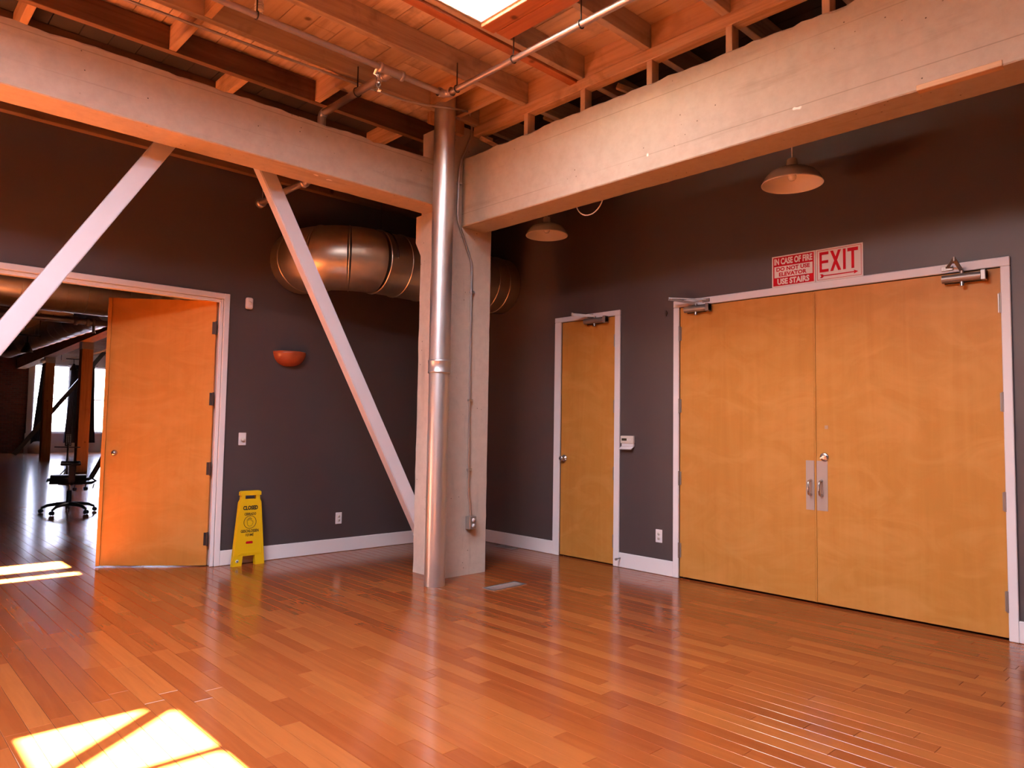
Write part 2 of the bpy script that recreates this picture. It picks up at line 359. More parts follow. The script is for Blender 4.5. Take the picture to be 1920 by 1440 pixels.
# ------------------------------------------------------------------ walls
OX0, OX1, OZ = -4.78, -2.850, 2.384        # doorway to the next room
mb = MB(); mb.box(OX1, XE, 0, .15, 0, ZD + .1); mb.box(XW - .3, OX0, 0, .15, 0, ZD + .1); mb.box(OX0, OX1, 0, .15, OZ, ZD + .1)
struct('wall_left', mb, M_wall, 'dark charcoal painted wall with the open doorway')
ND = (-2.217, -1.523, 2.348); DD = (-5.317, -2.925, 2.347)
mb = MB()
for a, b in ((ND[1], 0), (DD[1], ND[0]), (YS, DD[0])): mb.box(0, .15, a, b, 0, ZD + .1)
mb.box(0, .15, ND[0], ND[1], ND[2], ZD + .1); mb.box(0, .15, DD[0], DD[1], DD[2], ZD + .1); mb.box(.15, .2, YS, 0, -.004, ZD)
struct('wall_right', mb, M_wall, 'dark charcoal painted wall with the closed doors')
def wall_windows(name, fixed, axis, lo, hi, wins, mat, label, thick=.3, sgn=1):
    """wall in plane axis=fixed with rectangular window openings (a,b,z0,z1)"""
    mb = MB(); segs = sorted(wins)
    def bx(a, b, z0, z1):
        if axis == 'y': mb.box(a, b, fixed, fixed + sgn * thick, z0, z1)
        else: mb.box(fixed, fixed + sgn * thick, a, b, z0, z1)
    cur = lo
    for a, b, z0, z1 in segs:
        bx(cur, a, -.2, ZD + .1); bx(a, b, -.2, z0); bx(a, b, z1, ZD + .1); cur = b
    bx(cur, hi, -.2, ZD + .1); return struct(name, mb, mat, label)
WN = [0]
def window(a, b, z0, z1, fixed, axis, sgn, label, bars=2):
    WN[0] += 1; t = .06
    base = (((a + b) / 2, fixed + sgn * .12, z0) if axis == 'y' else (fixed + sgn * .12, (a + b) / 2, z0))
    w = thing('window_%d' % WN[0], base, label, kind='structure')
    def bx(m, a, b, z0, z1, d0, d1):
        if axis == 'y': m.box(a, b, fixed + sgn * d0, fixed + sgn * d1, z0, z1)
        else: m.box(fixed + sgn * d0, fixed + sgn * d1, a, b, z0, z1)
    m = MB(); bx(m, a, a + t, z0, z1, .09, .15); bx(m, b - t, b, z0, z1, .09, .15); bx(m, a + t, b - t, z0, z0 + t, .09, .15); bx(m, a + t, b - t, z1 - t, z1, .09, .15); part('window_frame', m, M_trim, w)
    for k in range(1, bars): zz = z0 + (z1 - z0) * k / bars; m = MB(); bx(m, a + t, b - t, zz - .022, zz + .022, .10, .14); part('window_rail', m, M_trim, w)
    m = MB(); bx(m, a + t, b - t, z0 + t, z1 - t, .118, .122); part('pane', m, M_glassf, w)
    m = MB(); bx(m, a - .03, b + .03, z0 - .04, z0, -.05, .09); part('window_sill', m, M_trim, w)
    c = Vector(base); c.z = (z0 + z1) / 2
    if axis == 'y': c.y = fixed + sgn * .2; rot = (PI / 2 * (1 if sgn < 0 else -1) * 1, 0, 0)
    else: c.x = fixed + sgn * .2; rot = (0, PI / 2 * (1 if sgn > 0 else -1), 0)
    # portal's -Z must look into the room
    d = Vector((0, -sgn, 0)) if axis == 'y' else Vector((-sgn, 0, 0))
ws = []
wall_windows('wall_back', YS, 'y', XW - .3, .2, ws, M_wall, 'charcoal wall behind the viewer', sgn=-1)
for i, w in enumerate(ws): window(*w, YS, 'y', -1, 'white framed window in the back wall, %s' % ('nearer the outer corner' if i == 0 else 'second from the outer corner'))
ww = []
wall_windows('wall_outer', XW, 'x', YS, YF + .3, ww, M_wall, 'charcoal outer wall', sgn=-1)
for i, w in enumerate(ww): window(*w, XW, 'x', -1, 'white framed window in the outer wall, %s' % ('nearest the back', 'middle of three', 'nearest the doorway wall')[i])
# baseboards
BT, BH = .016, .134
mb = MB(); mb.box(-2.80, -.0, -BT, 0, 0.001, BH, .004); mb.box(XW, -4.83, -BT, 0, 0.001, BH, .004); struct('baseboard_left', mb, M_trim, 'tall white baseboard along the doorway wall')
mb = MB()
for a, b in ((-1.44, -BT), (-2.87, -2.28), (YS, -5.369)): mb.box(-BT, 0, a, b, 0.001, BH, .004)
struct('baseboard_right', mb, M_trim, 'tall white baseboard along the wall with the closed doors')

# ------------------------------------------------------------------ ceiling
def ring_slab(mb, x0, x1, y0, y1, z0, z1, holes):
    xs = sorted({x0, x1, *[h[0] for h in holes], *[h[1] for h in holes]}); ys = sorted({y0, y1, *[h[2] for h in holes], *[h[3] for h in holes]})
    for i in range(len(xs) - 1):
        for j in range(len(ys) - 1):
            cx, cy = (xs[i] + xs[i + 1]) / 2, (ys[j] + ys[j + 1]) / 2
            if not any(h[0] < cx < h[1] and h[2] < cy < h[3] for h in holes): mb.box(xs[i], xs[i + 1], ys[j], ys[j + 1], z0, z1)
mb = MB(); ring_slab(mb, XW - .3, XE + .3, YS - .3, YF + .3, ZD + .025, ZD + .15, list(SKS))
ceil = struct('ceiling', mb, M_shade, 'exposed timber roof of joists and deck boards', base=(0, 0, ZD))
BW = .192
rng = random.Random(11)
x = XW
while x < 0:
    spans = [(YS, -1.09), (-1.09, 0)]
    for h in SKS:
        if x + BW > h[0] + .001 and x < h[1] - .001:
            spans = [s for a, b in spans for s in (((a, h[2]), (h[3], b)) if a < h[2] < b else ((a, b),))]
    for a, b in spans:
        cuts = [a]
        while cuts[-1] < b: cuts.append(min(b, cuts[-1] + rng.choice((2.44, 3.05, 1.83)) if len(cuts) > 1 else cuts[-1] + rng.uniform(.6, 2.4)))
        for c0, c1 in zip(cuts, cuts[1:]):
            if c1 - c0 < .02: continue
            dz = rng.uniform(0, .004); m = MB(); xa, xb = x + .0035, min(x + BW - .0035, -.001)
            hole = next((h for h in SKS if xb > h[0] and xa < h[1] and c1 > h[2] and c0 < h[3]), None)
            if hole:
                continue
            if xb - xa > .02: m.box(xa, xb, c0 + .001, c1 - .001, ZD + dz, ZD + .025, .0); part('deck_board', m, M_shade if (c0 > -1.1 or xa > -1.33) else M_deck, ceil)  # boards beyond beam and ledger carry the bay's shade as colour
    x += BW
JT = .055
def jy(k): return -1.75 - .61 * k
ZJ = 3.92
for k in range(-2, 16):
    y0 = jy(k); spans = [(XW, 0)]
    for h in SKS:
        if h[2] - .02 < y0 and y0 + JT < h[3] + .02 and not (abs(y0 - h[3]) < .05):
            spans = [s for a, b in spans for s in ((a, h[0] - .16), (h[1] + .26 if h is SK1 else h[1] + .1, b))]
    for a, b in spans: m = MB(); m.box(a, b, y0, y0 + JT, ZJ + rng.uniform(-.004, .004), ZD, .003); part('joist', m, M_darkfir if k < 0 else M_joist, ceil)  # joists behind the left beam coloured dark for the shade there
m = MB(); m.box(SK1[0] - .3, -1.34, jy(2) + JT + .002, jy(2) + JT + .075, 3.905, ZD, .003); part('sister_joist', m, M_red, ceil, label='newer reddish timber bolted beside the skylight joist')
m = MB(); m.box(SK1[1], SK1[1] + .11, jy(4), jy(2) - .001, 3.90, ZD, .003); part('skylight_header', m, M_redy, ceil, label='newer reddish header beside the skylight')
m = MB(); m.box(SK1[1] + .135, SK1[1] + .255, jy(4), jy(2) - .001, 3.915, ZD, .003); part('skylight_header', m, M_redy, ceil, label='newer reddish header beside the skylight')
m = MB(); m.box(SK1[0] - .14, SK1[0], jy(4), jy(2) - .001, 3.91, ZD, .003); part('skylight_header', m, M_redy, ceil)
for xa in (SK2[0] - .09, SK2[1]): m = MB(); m.box(xa, xa + .09, SK2[2] - .1, SK2[3] + .1, 3.92, ZD, .003); part('skylight_header', m, M_redy, ceil)
# ledger, posts and blocking above the right beam
XP = -1.38
m = MB(); m.box(XP, XP + .09, YS, -1.70, 3.835, 3.918, .004); part('ledger', m, M_woody, ceil)
for k in range(1, 15):
    m = MB(); yk = jy(k) - .02; m.box(XP + .004, XP + .086, yk - .002, yk + .045, 3.60, 3.835, .003); part('cripple_post', m, M_woodz, ceil)
for k in range(0, 15):
    m = MB(); m.box(XP + .02, XP + .06, jy(k + 1) + JT, jy(k), 3.918, ZD, .002); part('blocking', m, M_woody, ceil)
# rim board on the left wall and bridging between joists
m = MB(); m.box(XW, 0, -.07, 0, 3.565, 3.72, .004); m.box(XW, 0, -.045, 0, 3.72, ZD, .003); part('rim_board', m, M_darkfir, ceil)
for xb, k in ((-3.74, 1), (-3.76, 0), (-2.62, 0), (-1.90, 1), (-1.62, 1), (-5.2, 1), (-5.2, 0), (-6.6, 3), (-6.6, 2), (-2.0, 5), (-1.75, -1), (-4.6, -1), (-3.2, -1)):
    m = MB(); m.box(xb, xb + .05, jy(k) + JT, jy(k - 1), 3.925, ZD, .003); part('bridging', m, M_woody, ceil)
# timber stubs standing on the column behind the drain pipe
for (x0, x1, y0, y1, z0, z1) in ((-1.66, -1.585, -1.60, -1.52, 3.55, 3.90), (-1.74, -1.585, -1.62, -1.50, 3.90, 4.0), (-1.70, -1.50, -1.72, -1.60, 3.80, 3.92)):
    m = MB(); m.box(x0, x1, y0, y1, z0, z1, .004); part('cripple_post', m, M_woodz, ceil)
for (p0, p1, r) in (((-1.36, -1.78, 3.80), (-1.24, -2.05, 3.62), .018), ((-1.0, -2.2, 3.98), (-.7, -2.6, 3.75), .02), ((-1.0, -3.0, 3.98), (-.7, -3.4, 3.75), .02)):
    m = MB(); a, b = Vector(p0), Vector(p1); t = (b - a).normalized(); s_ = t.cross(Z).normalized(); m.obox((a + b) / 2, t, s_, t.cross(s_), (b - a).length / 2, r, r); part('diagonal_strut', m, M_woody, ceil)

def skylight(h, label, ztop=4.27, bars=(), pane=None):
    x0, x1, y0, y1 = h; WN[0] += 1; w = thing('window_%d' % WN[0], ((x0 + x1) / 2, (y0 + y1) / 2, 3.92), label, kind='structure')
    t = .014
    for (a, b, c, d) in ((x0 + t, x1 - t, y1 - t, y1 - .001), (x0 + t, x1 - t, y0 + .001, y0 + t), (x1 - t, x1 - .001, y0, y1), (x0 + .001, x0 + t, y0, y1)):
        m = MB(); m.box(a, b, c, d, 3.925, ztop); part('lining_board', m, M_ply if h is SK1 else M_darkfir, w)  # dark lining on the unseen skylights cuts bounced sunlight
    m = MB(); ring_slab(m, x0 - .08, x1 + .08, y0 - .08, y1 + .08, ztop, ztop + .05, [h]); part('window_frame', m, M_trim, w)
    m = MB(); m.box(x0, x1, y0, y1, ztop + .02, ztop + .026); part('pane', m, pane or M_glass, w)
    for i, (p0, p1, r) in enumerate(bars):
        a, b = Vector(p0), Vector(p1); u = (b - a).normalized(); s_ = Vector((-u.y, u.x, 0)); m = MB(); m.obox((a + b) / 2, u, s_, Z, (b - a).length / 2, r, .015); part('glazing_bar', m, M_joist, w)
    if h is not SK4: portal('portal', ((x0 + x1) / 2, (y0 + y1) / 2, ztop + .045), (0, 0, 0), x1 - x0, y1 - y0)
skylight(SK1, 'open skylight well lined with white plywood beside the reddish headers', pane=M_glassd)
skylight(SK5, 'added unseen skylight lighting the left side of the room', pane=M_glassd, bars=[((-7.6, -4.1, 4.0), (-4.6, -4.1, 4.0), .03)])
skylight(SK4, 'added skylight lighting the next room, out of view', pane=M_glassb)
skylight(SK2, 'narrow skylight with crossing bars behind the viewer',
         bars=(((-2.76, -7.02, 3.98), (-3.54, -7.64, 3.98), .048), ((-3.51, -7.72, 3.98), (-2.78, -7.72, 3.98), .026)), pane=M_glassd)

# ------------------------------------------------------------------ concrete frame
def rough_beam(x0, x1, y0, y1, z0, z1, axis, seed, amp=.012, step=.06):
    rg = random.Random(seed); m = MB(); a0, a1 = (x0, x1) if axis == 'x' else (y0, y1); n = max(2, int((a1 - a0) / step)); vs = []; fs = []
    b0, b1 = (y0, y1) if axis == 'x' else (x0, x1); d = .0
    for i in range(n + 1):
        a = a0 + (a1 - a0) * i / n; d = .8 * d + rg.uniform(-amp, amp) * .7
        if rg.random() < .05: d -= rg.uniform(.0, amp * 2)
        j = lambda s=.0015: rg.uniform(-s, s) * .4
        ch = abs(rg.gauss(.008, .006))
        sec = [(b0 + .006 + j(), z0 + j(.002)), (b1 - .006 + j(.004), z0 + j(.003)), (b1 + j(.003), z0 + .006), (b1, z1), (b0 + ch, z1 + d), (b0, z1 - ch * 1.2 + d), (b0, z0 + .007)]
        for b, z in sec: vs.append((a, b, z) if axis == 'x' else (b, a, z))
    k = 7
    for i in range(n):
        for q in range(k): fs.append((i * k + q, i * k + (q + 1) % k, (i + 1) * k + (q + 1) % k, (i + 1) * k + q))
    fs += [tuple(range(k)), tuple(reversed(range(n * k, n * k + k)))]
    m.add(vs, fs); return m
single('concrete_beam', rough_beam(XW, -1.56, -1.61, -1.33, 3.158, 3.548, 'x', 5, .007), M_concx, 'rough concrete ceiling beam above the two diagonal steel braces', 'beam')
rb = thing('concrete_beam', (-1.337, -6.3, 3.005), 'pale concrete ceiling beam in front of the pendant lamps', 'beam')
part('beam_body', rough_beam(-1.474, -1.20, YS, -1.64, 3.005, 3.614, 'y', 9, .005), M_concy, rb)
m = MB(); m.box(-1.479, -1.43, -5.66, -5.29, 3.003, 3.033, .003); part('nailer_strip', m, M_woody, rb, label='thin wooden strip cast into the beam edge')
m = MB(); n = 40; rg = random.Random(2); vs = []; fs = []
CX0, CX1, CY0, CY1 = -1.616, -1.12, -1.674, -1.275
for i in range(n + 1):
    z = .0 + 3.9 * i / n; j = lambda: rg.uniform(-.003, .003)
    vs += [(CX0 + .007, CY0 + j(), z), (CX1 - .007, CY0, z), (CX1 + j(), CY0 + .007, z), (CX1, CY1 - .007, z), (CX1 - .007, CY1, z), (CX0 + .007, CY1, z), (CX0 + j(), CY1 - .007, z), (CX0, CY0 + .007, z)]
for i in range(n):
    for q in range(8): fs.append((i * 8 + q, i * 8 + (q + 1) % 8, i * 8 + 8 + (q + 1) % 8, i * 8 + 8 + q))
m.add(vs, fs + [tuple(range(7, -1, -1)), tuple(range(n * 8, n * 8 + 8))])
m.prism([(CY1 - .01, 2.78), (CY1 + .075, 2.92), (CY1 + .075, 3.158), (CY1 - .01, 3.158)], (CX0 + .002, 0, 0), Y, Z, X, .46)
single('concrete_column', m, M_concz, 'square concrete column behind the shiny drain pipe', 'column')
# steel braces
def brace(a, b, w, t, name, label):
    a, b = Vector(a), Vector(b); d = (b - a).normalized(); s_ = Vector((-d.z, 0, d.x)); m = MB(); L = (b - a).length
    c = (a + b) / 2; bm = bmesh.new(); bmesh.ops.create_cube(bm, size=1)
    for v in bm.verts: v.co = c + d * v.co.x * L + s_ * v.co.y * w + Y * v.co.z * t
    bmesh.ops.bevel(bm, geom=list(bm.edges), offset=.006, segments=2, affect='EDGES'); bm.verts.index_update()
    m.add([v.co.copy() for v in bm.verts], [[v.index for v in f.verts] for f in bm.faces]); bm.free(); return m
bt = thing('steel_brace', (-4.6, -1.235, 0), 'pale grey diagonal steel brace leaning left across the open doorway', 'brace')
part('brace_body', brace((-3.70, -1.235, 3.34), (-5.72, -1.235, -.0 + .01), .118, .09, '', ''), M_brace, bt)
bt2 = thing('steel_brace', (-2.3, -1.235, 0), 'grey diagonal steel brace running down to the foot of the column', 'brace')
part('brace_body', brace((-3.14, -1.235, 3.34), (-1.50, -1.235, .33), .118, .09, '', ''), M_brace, bt2)
m = MB(); m.box(-5.86, -5.56, -1.36, -1.11, .001, .016, .002); part('base_plate', m, M_brace, bt)
for t_, x0 in ((bt, -3.95), (bt2, -3.25)): m = MB(); m.box(x0, x0 + .34, -1.329, -1.31, 3.2, 3.45, .002); part('gusset_plate', m, M_brace, t_)

# ------------------------------------------------------------------ pipes
t = thing('drain_pipe', (-1.80, -1.83, 0), 'tall shiny galvanised drain pipe standing in front of the column', 'pipe')
m = MB(); m.tube([(-1.80, -1.83, .001), (-1.80, -1.83, 1.715)], .083, 40); part('pipe_section', m, M_pipe, t)
m = MB(); m.tube([(-1.80, -1.83, 1.79), (-1.80, -1.83, 4.09)], .087, 40); part('pipe_section', m, M_pipe, t)
m = MB(); m.lathe([(.084, 1.70), (.092, 1.70), (.094, 1.706), (.094, 1.712), (.091, 1.718), (.091, 1.785), (.094, 1.79), (.094, 1.80), (.092, 1.806), (.088, 1.806)], (-1.80, -1.83, 0), seg=40); part('coupling', m, M_pipe, t)
PZ = 3.78
t = thing('sprinkler_pipe', (-2.62, -2.24, PZ), 'iron sprinkler pipes with an elbow and branch under the joists', 'pipe')
PY, PX = -2.25, -2.12
m = MB(); m.tube([(XW, PY, PZ), (PX - .05, PY, PZ)], .021, 14); part('pipe_run', m, M_iron, t)
m = MB(); m.tube([(PX, PY - .05, PZ), (PX, YS, PZ)], .021, 14); part('pipe_run', m, M_iron, t)
m = MB(); m.tube([(PX - .06, PY, PZ)] + arc((PX - .045, PY - .045, PZ), .045, PI / 2, 0, X, Y, 6) + [(PX, PY - .06, PZ)], .029, 14); m.lathe([(.034, -.012), (.034, .012)], (PX - .06, PY, PZ), X, 14); m.lathe([(.034, -.012), (.034, .012)], (PX, PY - .06, PZ), Y, 14); part('elbow', m, M_iron, t)
BX = -2.615
m = MB(); m.tube([(BX, PY, PZ), (BX, -1.30, PZ)], .028, 14); part('branch', m, M_iron, t)
m = MB(); m.tube([(BX - .09, PY, PZ), (BX + .09, PY, PZ)], .031, 14); m.tube([(BX, PY, PZ), (BX, PY + .08, PZ)], .034, 14)
for dx in (-.09, .09): m.lathe([(.022, -.014), (.036, -.012), (.036, .012), (.022, .014)], (BX + dx, PY, PZ), X, 14)
m.lathe([(.03, -.012), (.039, -.01), (.039, .01), (.03, .012)], (BX, PY + .085, PZ), Y, 14); part('tee', m, M_iron, t)
m = MB(); m.tube([(BX - .11, PY, PZ)] + arc((BX - .11, PY + .04, PZ), .04, -PI / 2, 0, Y, Z, 2)[:1] + [(BX - .085, PY + .03, PZ - .05), (BX - .085, PY + .03, PZ - .10)], .016, 12); m.lathe([(.02, 0), (.02, -.02), (.009, -.03), (.009, -.05), (.026, -.052), (.026, -.056)], (BX - .085, PY + .03, PZ - .10), Z, 14); part('sprinkler_head', m, M_chrome, t)
m = MB(); m.tube([(BX, -1.31, PZ)] + arc((BX, -1.30, PZ - .04), .04, PI / 2, 0, Y, Z, 6) + [(BX, -1.26, PZ - .12)], .034, 14); part('elbow', m, M_iron, t)
m = MB(); m.tube([(BX, -1.26, PZ - .1), (BX, -1.26, 3.31)], .027, 14); part('drop', m, M_iron, t)
m = MB(); m.tube([(BX, -1.26, 3.32), (BX, -1.25, 3.29), (BX, -1.22, 3.275), (BX, -1.0, 3.275)], .03, 14); m.lathe([(.03, -.02), (.04, -.018), (.04, .018), (.03, .02)], (BX, -1.0, 3.275), Y, 14); part('elbow', m, M_iron, t)
m = MB(); m.tube([(BX, -1.0, 3.28), (BX, -.17, 3.285)], .027, 14); m.lathe([(.028, -.03), (.042, -.028), (.042, .03), (.03, .04), (0, .042)], (BX, -.17, 3.285), Y, 16); part('capped_run', m, M_iron, t)
m = MB(); m.tube([(BX, -.20, 3.30), (BX, -.20, 3.60)], .004, 6); part('hanger_rod', m, M_iron, t)
for (hx, hy, z1) in ((PX, jy(1) - .02, 3.98), (PX, jy(2) - .02, 3.98), (PX, jy(3) - .02, 3.98), (PX, jy(4) - .02, 3.98), (BX, -1.80, 3.98), (-3.6, PY, 4.0), (-5.0, PY, 4.0)):
    m = MB(); rr = .026 if hx != BX else .034
    if hx in (PX, BX): m.tube(arc((hx, hy, PZ), rr, 0, 2 * PI, X, Z, 14)[:-1], .004, 6, closed=True)
    else: m.tube(arc((hx, hy, PZ), rr, 0, 2 * PI, Y, Z, 14)[:-1], .004, 6, closed=True)
    m.tube([(hx, hy, PZ + rr), (hx, hy, z1)], .005, 6); part('pipe_hanger', m, M_dark, t)
# conduit
t = thing('electrical_conduit', (-1.35, -1.69, .4), 'thin steel conduit running down the column to an outlet box', 'conduit')
cpts = [(-4.9, -1.648, 3.885), (-4.189, -1.656, 3.885), (-3.361, -1.689, 3.885), (-2.883, -1.714, 3.885), (-2.524, -1.735, 3.88), (-2.383, -1.77, 3.87), (-2.196, -1.80, 3.86), (-2.01, -1.86, 3.86), (-1.85, -1.93, 3.87),
        (-1.66, -1.93, 3.90), (-1.50, -1.80, 3.985), (-1.425, -1.70, 3.98), (-1.39, -1.69, 3.92), (-1.395, -1.69, 3.84), (-1.45, -1.69, 3.70), (-1.495, -1.69, 3.60), (-1.520, -1.69, 3.50), (-1.528, -1.69, 3.38),
        (-1.532, -1.69, 3.10), (-1.522, -1.69, 3.04), (-1.37, -1.69, 2.73), (-1.358, -1.69, 2.68), (-1.352, -1.69, 1.36), (-1.345, -1.69, .70), (-1.330, -1.695, .60), (-1.328, -1.70, .505)]
m = MB(); m.tube(cpts, .0095, 10); part('conduit_run', m, M_steel, t)
for zc, xc in ((3.38, -1.528), (2.45, -1.357), (1.5, -1.353), (.9, -1.347)): m = MB(); m.box(xc - .014, xc + .032, -1.702, -1.674, zc - .01, zc + .01, .002); part('conduit_clip', m, M_steel, t)
ob = thing('outlet_box', (-1.325, -1.70, .39), 'small steel outlet box mounted low on the concrete column', 'outlet')
m = MB(); m.box(-1.362, -1.288, -1.735, -1.674, .392, .503, .004); part('box_body', m, M_steel, ob)
m = MB(); m.box(-1.358, -1.292, -1.740, -1.735, .396, .499, .002); fp = part('face_plate', m, M_nickel, ob)
for zc in (.425, .472):
    m = MB(); m.lathe([(.0, -.004), (.017, -.004), (.017, 0)], (-1.325, -1.740, zc), Y, 18); part('socket', m, M_white, ob)

# spiral duct
def duct(name_part, path, r, mat, parent, seams, seg=40):
    m = MB(); m.tube(path, r, seg); part('duct_body', m, mat, parent)
DY, DZ, DR = -.60, 2.835, .305
t = thing('spiral_duct', (-1.2, DY, DZ - DR), 'large round galvanised spiral duct under the left ceiling beam', 'duct')
xs = [-.005, -.15, -.30, -.45, -.60, -.88, -1.14, -1.42, -1.66]
for i in range(len(xs) - 1):
    m = MB(); rr = DR - .004 * (i % 2); m.tube([(xs[i], DY, DZ), (xs[i + 1], DY, DZ)], rr, 48); part('duct_section', m, M_duct, t)
    m = MB(); m.lathe([(rr, -.008), (DR + .007, -.005), (DR + .007, .005), (rr, .008)], (xs[i + 1], DY, DZ), X, 48); part('duct_seam', m, M_duct, t)
BR = .45; ec = (-1.68, DY + BR, DZ)
for i in range(3):
    a0, a1 = -PI / 2 - i * PI / 6, -PI / 2 - (i + 1) * PI / 6; m = MB(); m.tube(arc(ec, BR, a0, a1, X, Y, 4), DR - .002, 48); part('duct_elbow', m, M_duct, t)
    e = Vector(ec) + X * BR * math.cos(a1) + Y * BR * math.sin(a1); tn = Vector((math.sin(a1), -math.cos(a1), 0)); m = MB(); m.lathe([(DR - .002, -.008), (DR + .006, 0), (DR - .002, .008)], e, tn, 48); part('duct_seam', m, M_duct, t)
m = MB(); m.tube([(-2.13, DY + BR, DZ), (-2.13, -.001, DZ)], DR - .002, 48); part('duct_section', m, M_duct, t)
for xh in (-.9, -1.6): m = MB(); m.tube(arc((xh, DY, DZ), DR + .006, 0, PI, Y, Z, 16), .008, 6); m.tube([(xh, DY, DZ + DR), (xh, DY, 3.95)], .006, 6); part('duct_hanger', m, M_dark, t)

# ------------------------------------------------------------------ doors
def casing_right(parent, y0, y1, z1, oy0, oy1, oz):
    m = MB(); m.box(-.019, 0, oy1, y1, .001, oz, .004); part('casing_upright', m, M_trim, parent)
    m = MB(); m.box(-.019, 0, y0, oy0, .001, oz, .004); part('casing_upright', m, M_trim, parent)
    m = MB(); m.box(-.020, 0, y0, y1, oz, z1, .004); part('casing_head', m, M_trim, parent)
    m = MB(); m.box(.055, .14, oy0 - .0, oy0 + .012, .001, oz); m.box(.055, .14, oy1 - .012, oy1, .001, oz); m.box(.055, .14, oy0, oy1, oz - .012, oz); part('door_stop', m, M_trim, parent)
def hinge_right(parent, y, z0, z1):
    m = MB(); m.tube([(-.012, y, z0), (-.012, y, z1)], .0085, 10); m.box(-.006, -.001, y - .018, y + .018, z0 + .004, z1 - .004)
    for q in (1, 2, 3, 4): zz = z0 + (z1 - z0) * q / 5; m.lathe([(.0085, -.001), (.0095, 0), (.0085, .001)], (-.012, y, zz), Z, 10)
    part('hinge', m, M_nickel, parent)
def closer_right(parent, ya, yb, z, arm, lean):
    c = thing_part = None
    m = MB(); m.box(-.020, -.006, ya, yb, z - .03, z + .03, .003); b = part('door_closer', m, M_dark, parent)
    m = MB(); m.tube([(-.045, ya + .004, z), (-.045, yb - .03, z)], .027, 18); part('cylinder', m, M_nickel, b)
    m = MB(); m.box(-.075, -.012, yb - .03, yb, z - .034, z + .034, .004); part('end_cap', m, M_nickel, b)
    m = MB(); m.tube([(-.045, (ya + yb) / 2, z - .027), (-.045, (ya + yb) / 2, z - .055)], .014, 12); part('spindle_nut', m, M_chrome, b)
    py = (ya + yb) / 2; el = Vector(arm[0]); sh = Vector(arm[1])
    m = MB(); m.tube([(-.045, py, z + .026), (-.045, py, z + .045)], .012, 10)
    a, e = Vector((-.045, py, z + .045)), el; d = (e - a).normalized(); s_ = d.cross(X).normalized(); m.obox((a + e) / 2, d, s_, d.cross(s_), (e - a).length / 2, .011, .004)
    m.tube([e - Z * .012, e + Z * .016], .009, 10); a, e2 = el, sh; d = (e2 - a).normalized(); s_ = d.cross(Z).normalized(); m.obox((a + e2) / 2 + Z * .008, d, s_, d.cross(s_), (e2 - a).length / 2, .009, .004); part('closer_arm', m, M_nickel, b)
    m = MB(); m.box(-.030, -.020, sh.y - .035, sh.y + .035, sh.z - .012, sh.z + .018, .002); part('shoe_bracket', m, M_nickel, b)
# narrow door
d2 = thing('door_2', (0, -1.87, 0), 'narrow closed maple door beside the column', kind='structure')
casing_right(d2, -2.28, -1.44, 2.398, ND[0] + .001, ND[1] - .001, ND[2])
m = MB(); m.box(.002, .046, ND[0] + .004, ND[1] - .004, .012, ND[2] - .004, .002); part('leaf', m, M_door, d2)
for z0, z1 in ((2.05, 2.17), (1.425, 1.545), (.795, .918), (.165, .288)): hinge_right(d2, ND[0] + .002, z0, z1)
m = MB(); m.lathe([(.034, 0), (.034, -.006), (.030, -.010), (.012, -.012), (.011, -.03), (.020, -.036), (.027, -.045), (.027, -.055), (.020, -.064), (0, -.066)], (.002, -1.578, .972), X, 24); part('door_knob', m, M_chrome, d2)
closer_right(d2, -1.87, -2.11, 2.318, ((-.16, -1.80, 2.385), (-.025, -1.92, 2.372)), 0)
# double door
d3 = thing('door_3', (0, -4.11, 0), 'wide double door of pale maple under the exit sign', kind='structure')
casing_right(d3, -5.369, -2.87, 2.407, DD[0] + .001, DD[1] - .001, DD[2])
m = MB(); m.box(.002, .046, -4.107, DD[1] - .004, .016, DD[2] - .004, .002); l1 = part('leaf', m, M_door, d3)
m = MB(); m.box(.002, .046, DD[0] + .004, -4.111, .016, DD[2] - .004, .002); l2 = part('leaf', m, M_door, d3)
m = MB(); m.box(-.004, .0015, -4.121, -4.109, .016, DD[2] - .01, .001); part('meeting_strip', m, M_door, d3)
for z0, z1 in ((2.05, 2.18), (1.42, 1.545), (.795, .918), (.175, .305)):
    hinge_right(d3, DD[1] - .002, z0, z1); hinge_right(d3, DD[0] + .002, z0, z1)
for lf, ya, yb, yc in ((l1, -4.105, -4.041, -4.078), (l2, -4.204, -4.123, -4.160)):
    m = MB(); m.box(-.001, .0019, ya, yb, .691, 1.06, .0004); part('pull_plate', m, M_plate, lf)
    m = MB(); zc = .858; path = [(.0, yc, zc + .054), (-.022, yc, zc + .054)] + [(-.040, yc, zc + .046), (-.046, yc, zc + .03), (-.046, yc, zc - .03), (-.040, yc, zc - .046)] + [(-.022, yc, zc - .054), (.0, yc, zc - .054)]
    m.tube(path, [.011, .0085, .0085, .0085, .0085, .0085, .0085, .011], 14); part('pull_handle', m, M_chrome, lf)
m = MB(); m.lathe([(.032, .001), (.032, -.008), (.028, -.013), (.012, -.014), (0, -.014)], (.002, -4.182, 1.089), X, 28); dbo = part('deadbolt', m, M_chrome, l2)
m = MB(); m.obox((-.020, -4.182, 1.089), X, Vector((0, -.93, .36)).normalized(), Vector((0, .36, .93)).normalized(), .008, .024, .005); part('thumb_turn', m, M_chrome, dbo)
m = MB(); m.box(-.0005, .0019, -4.21, -4.185, 1.298, 1.324); part('tape_patch', m, M_label, l2, label='small square of brown tape')
closer_right(d3, -3.01, -3.22, 2.312, ((-.17, -2.93, 2.40), (-.025, -3.20, 2.375)), 0)
closer_right(d3, -5.00, -5.22, 2.300, ((-.17, -5.10, 2.40), (-.025, -5.02, 2.372)), 0)
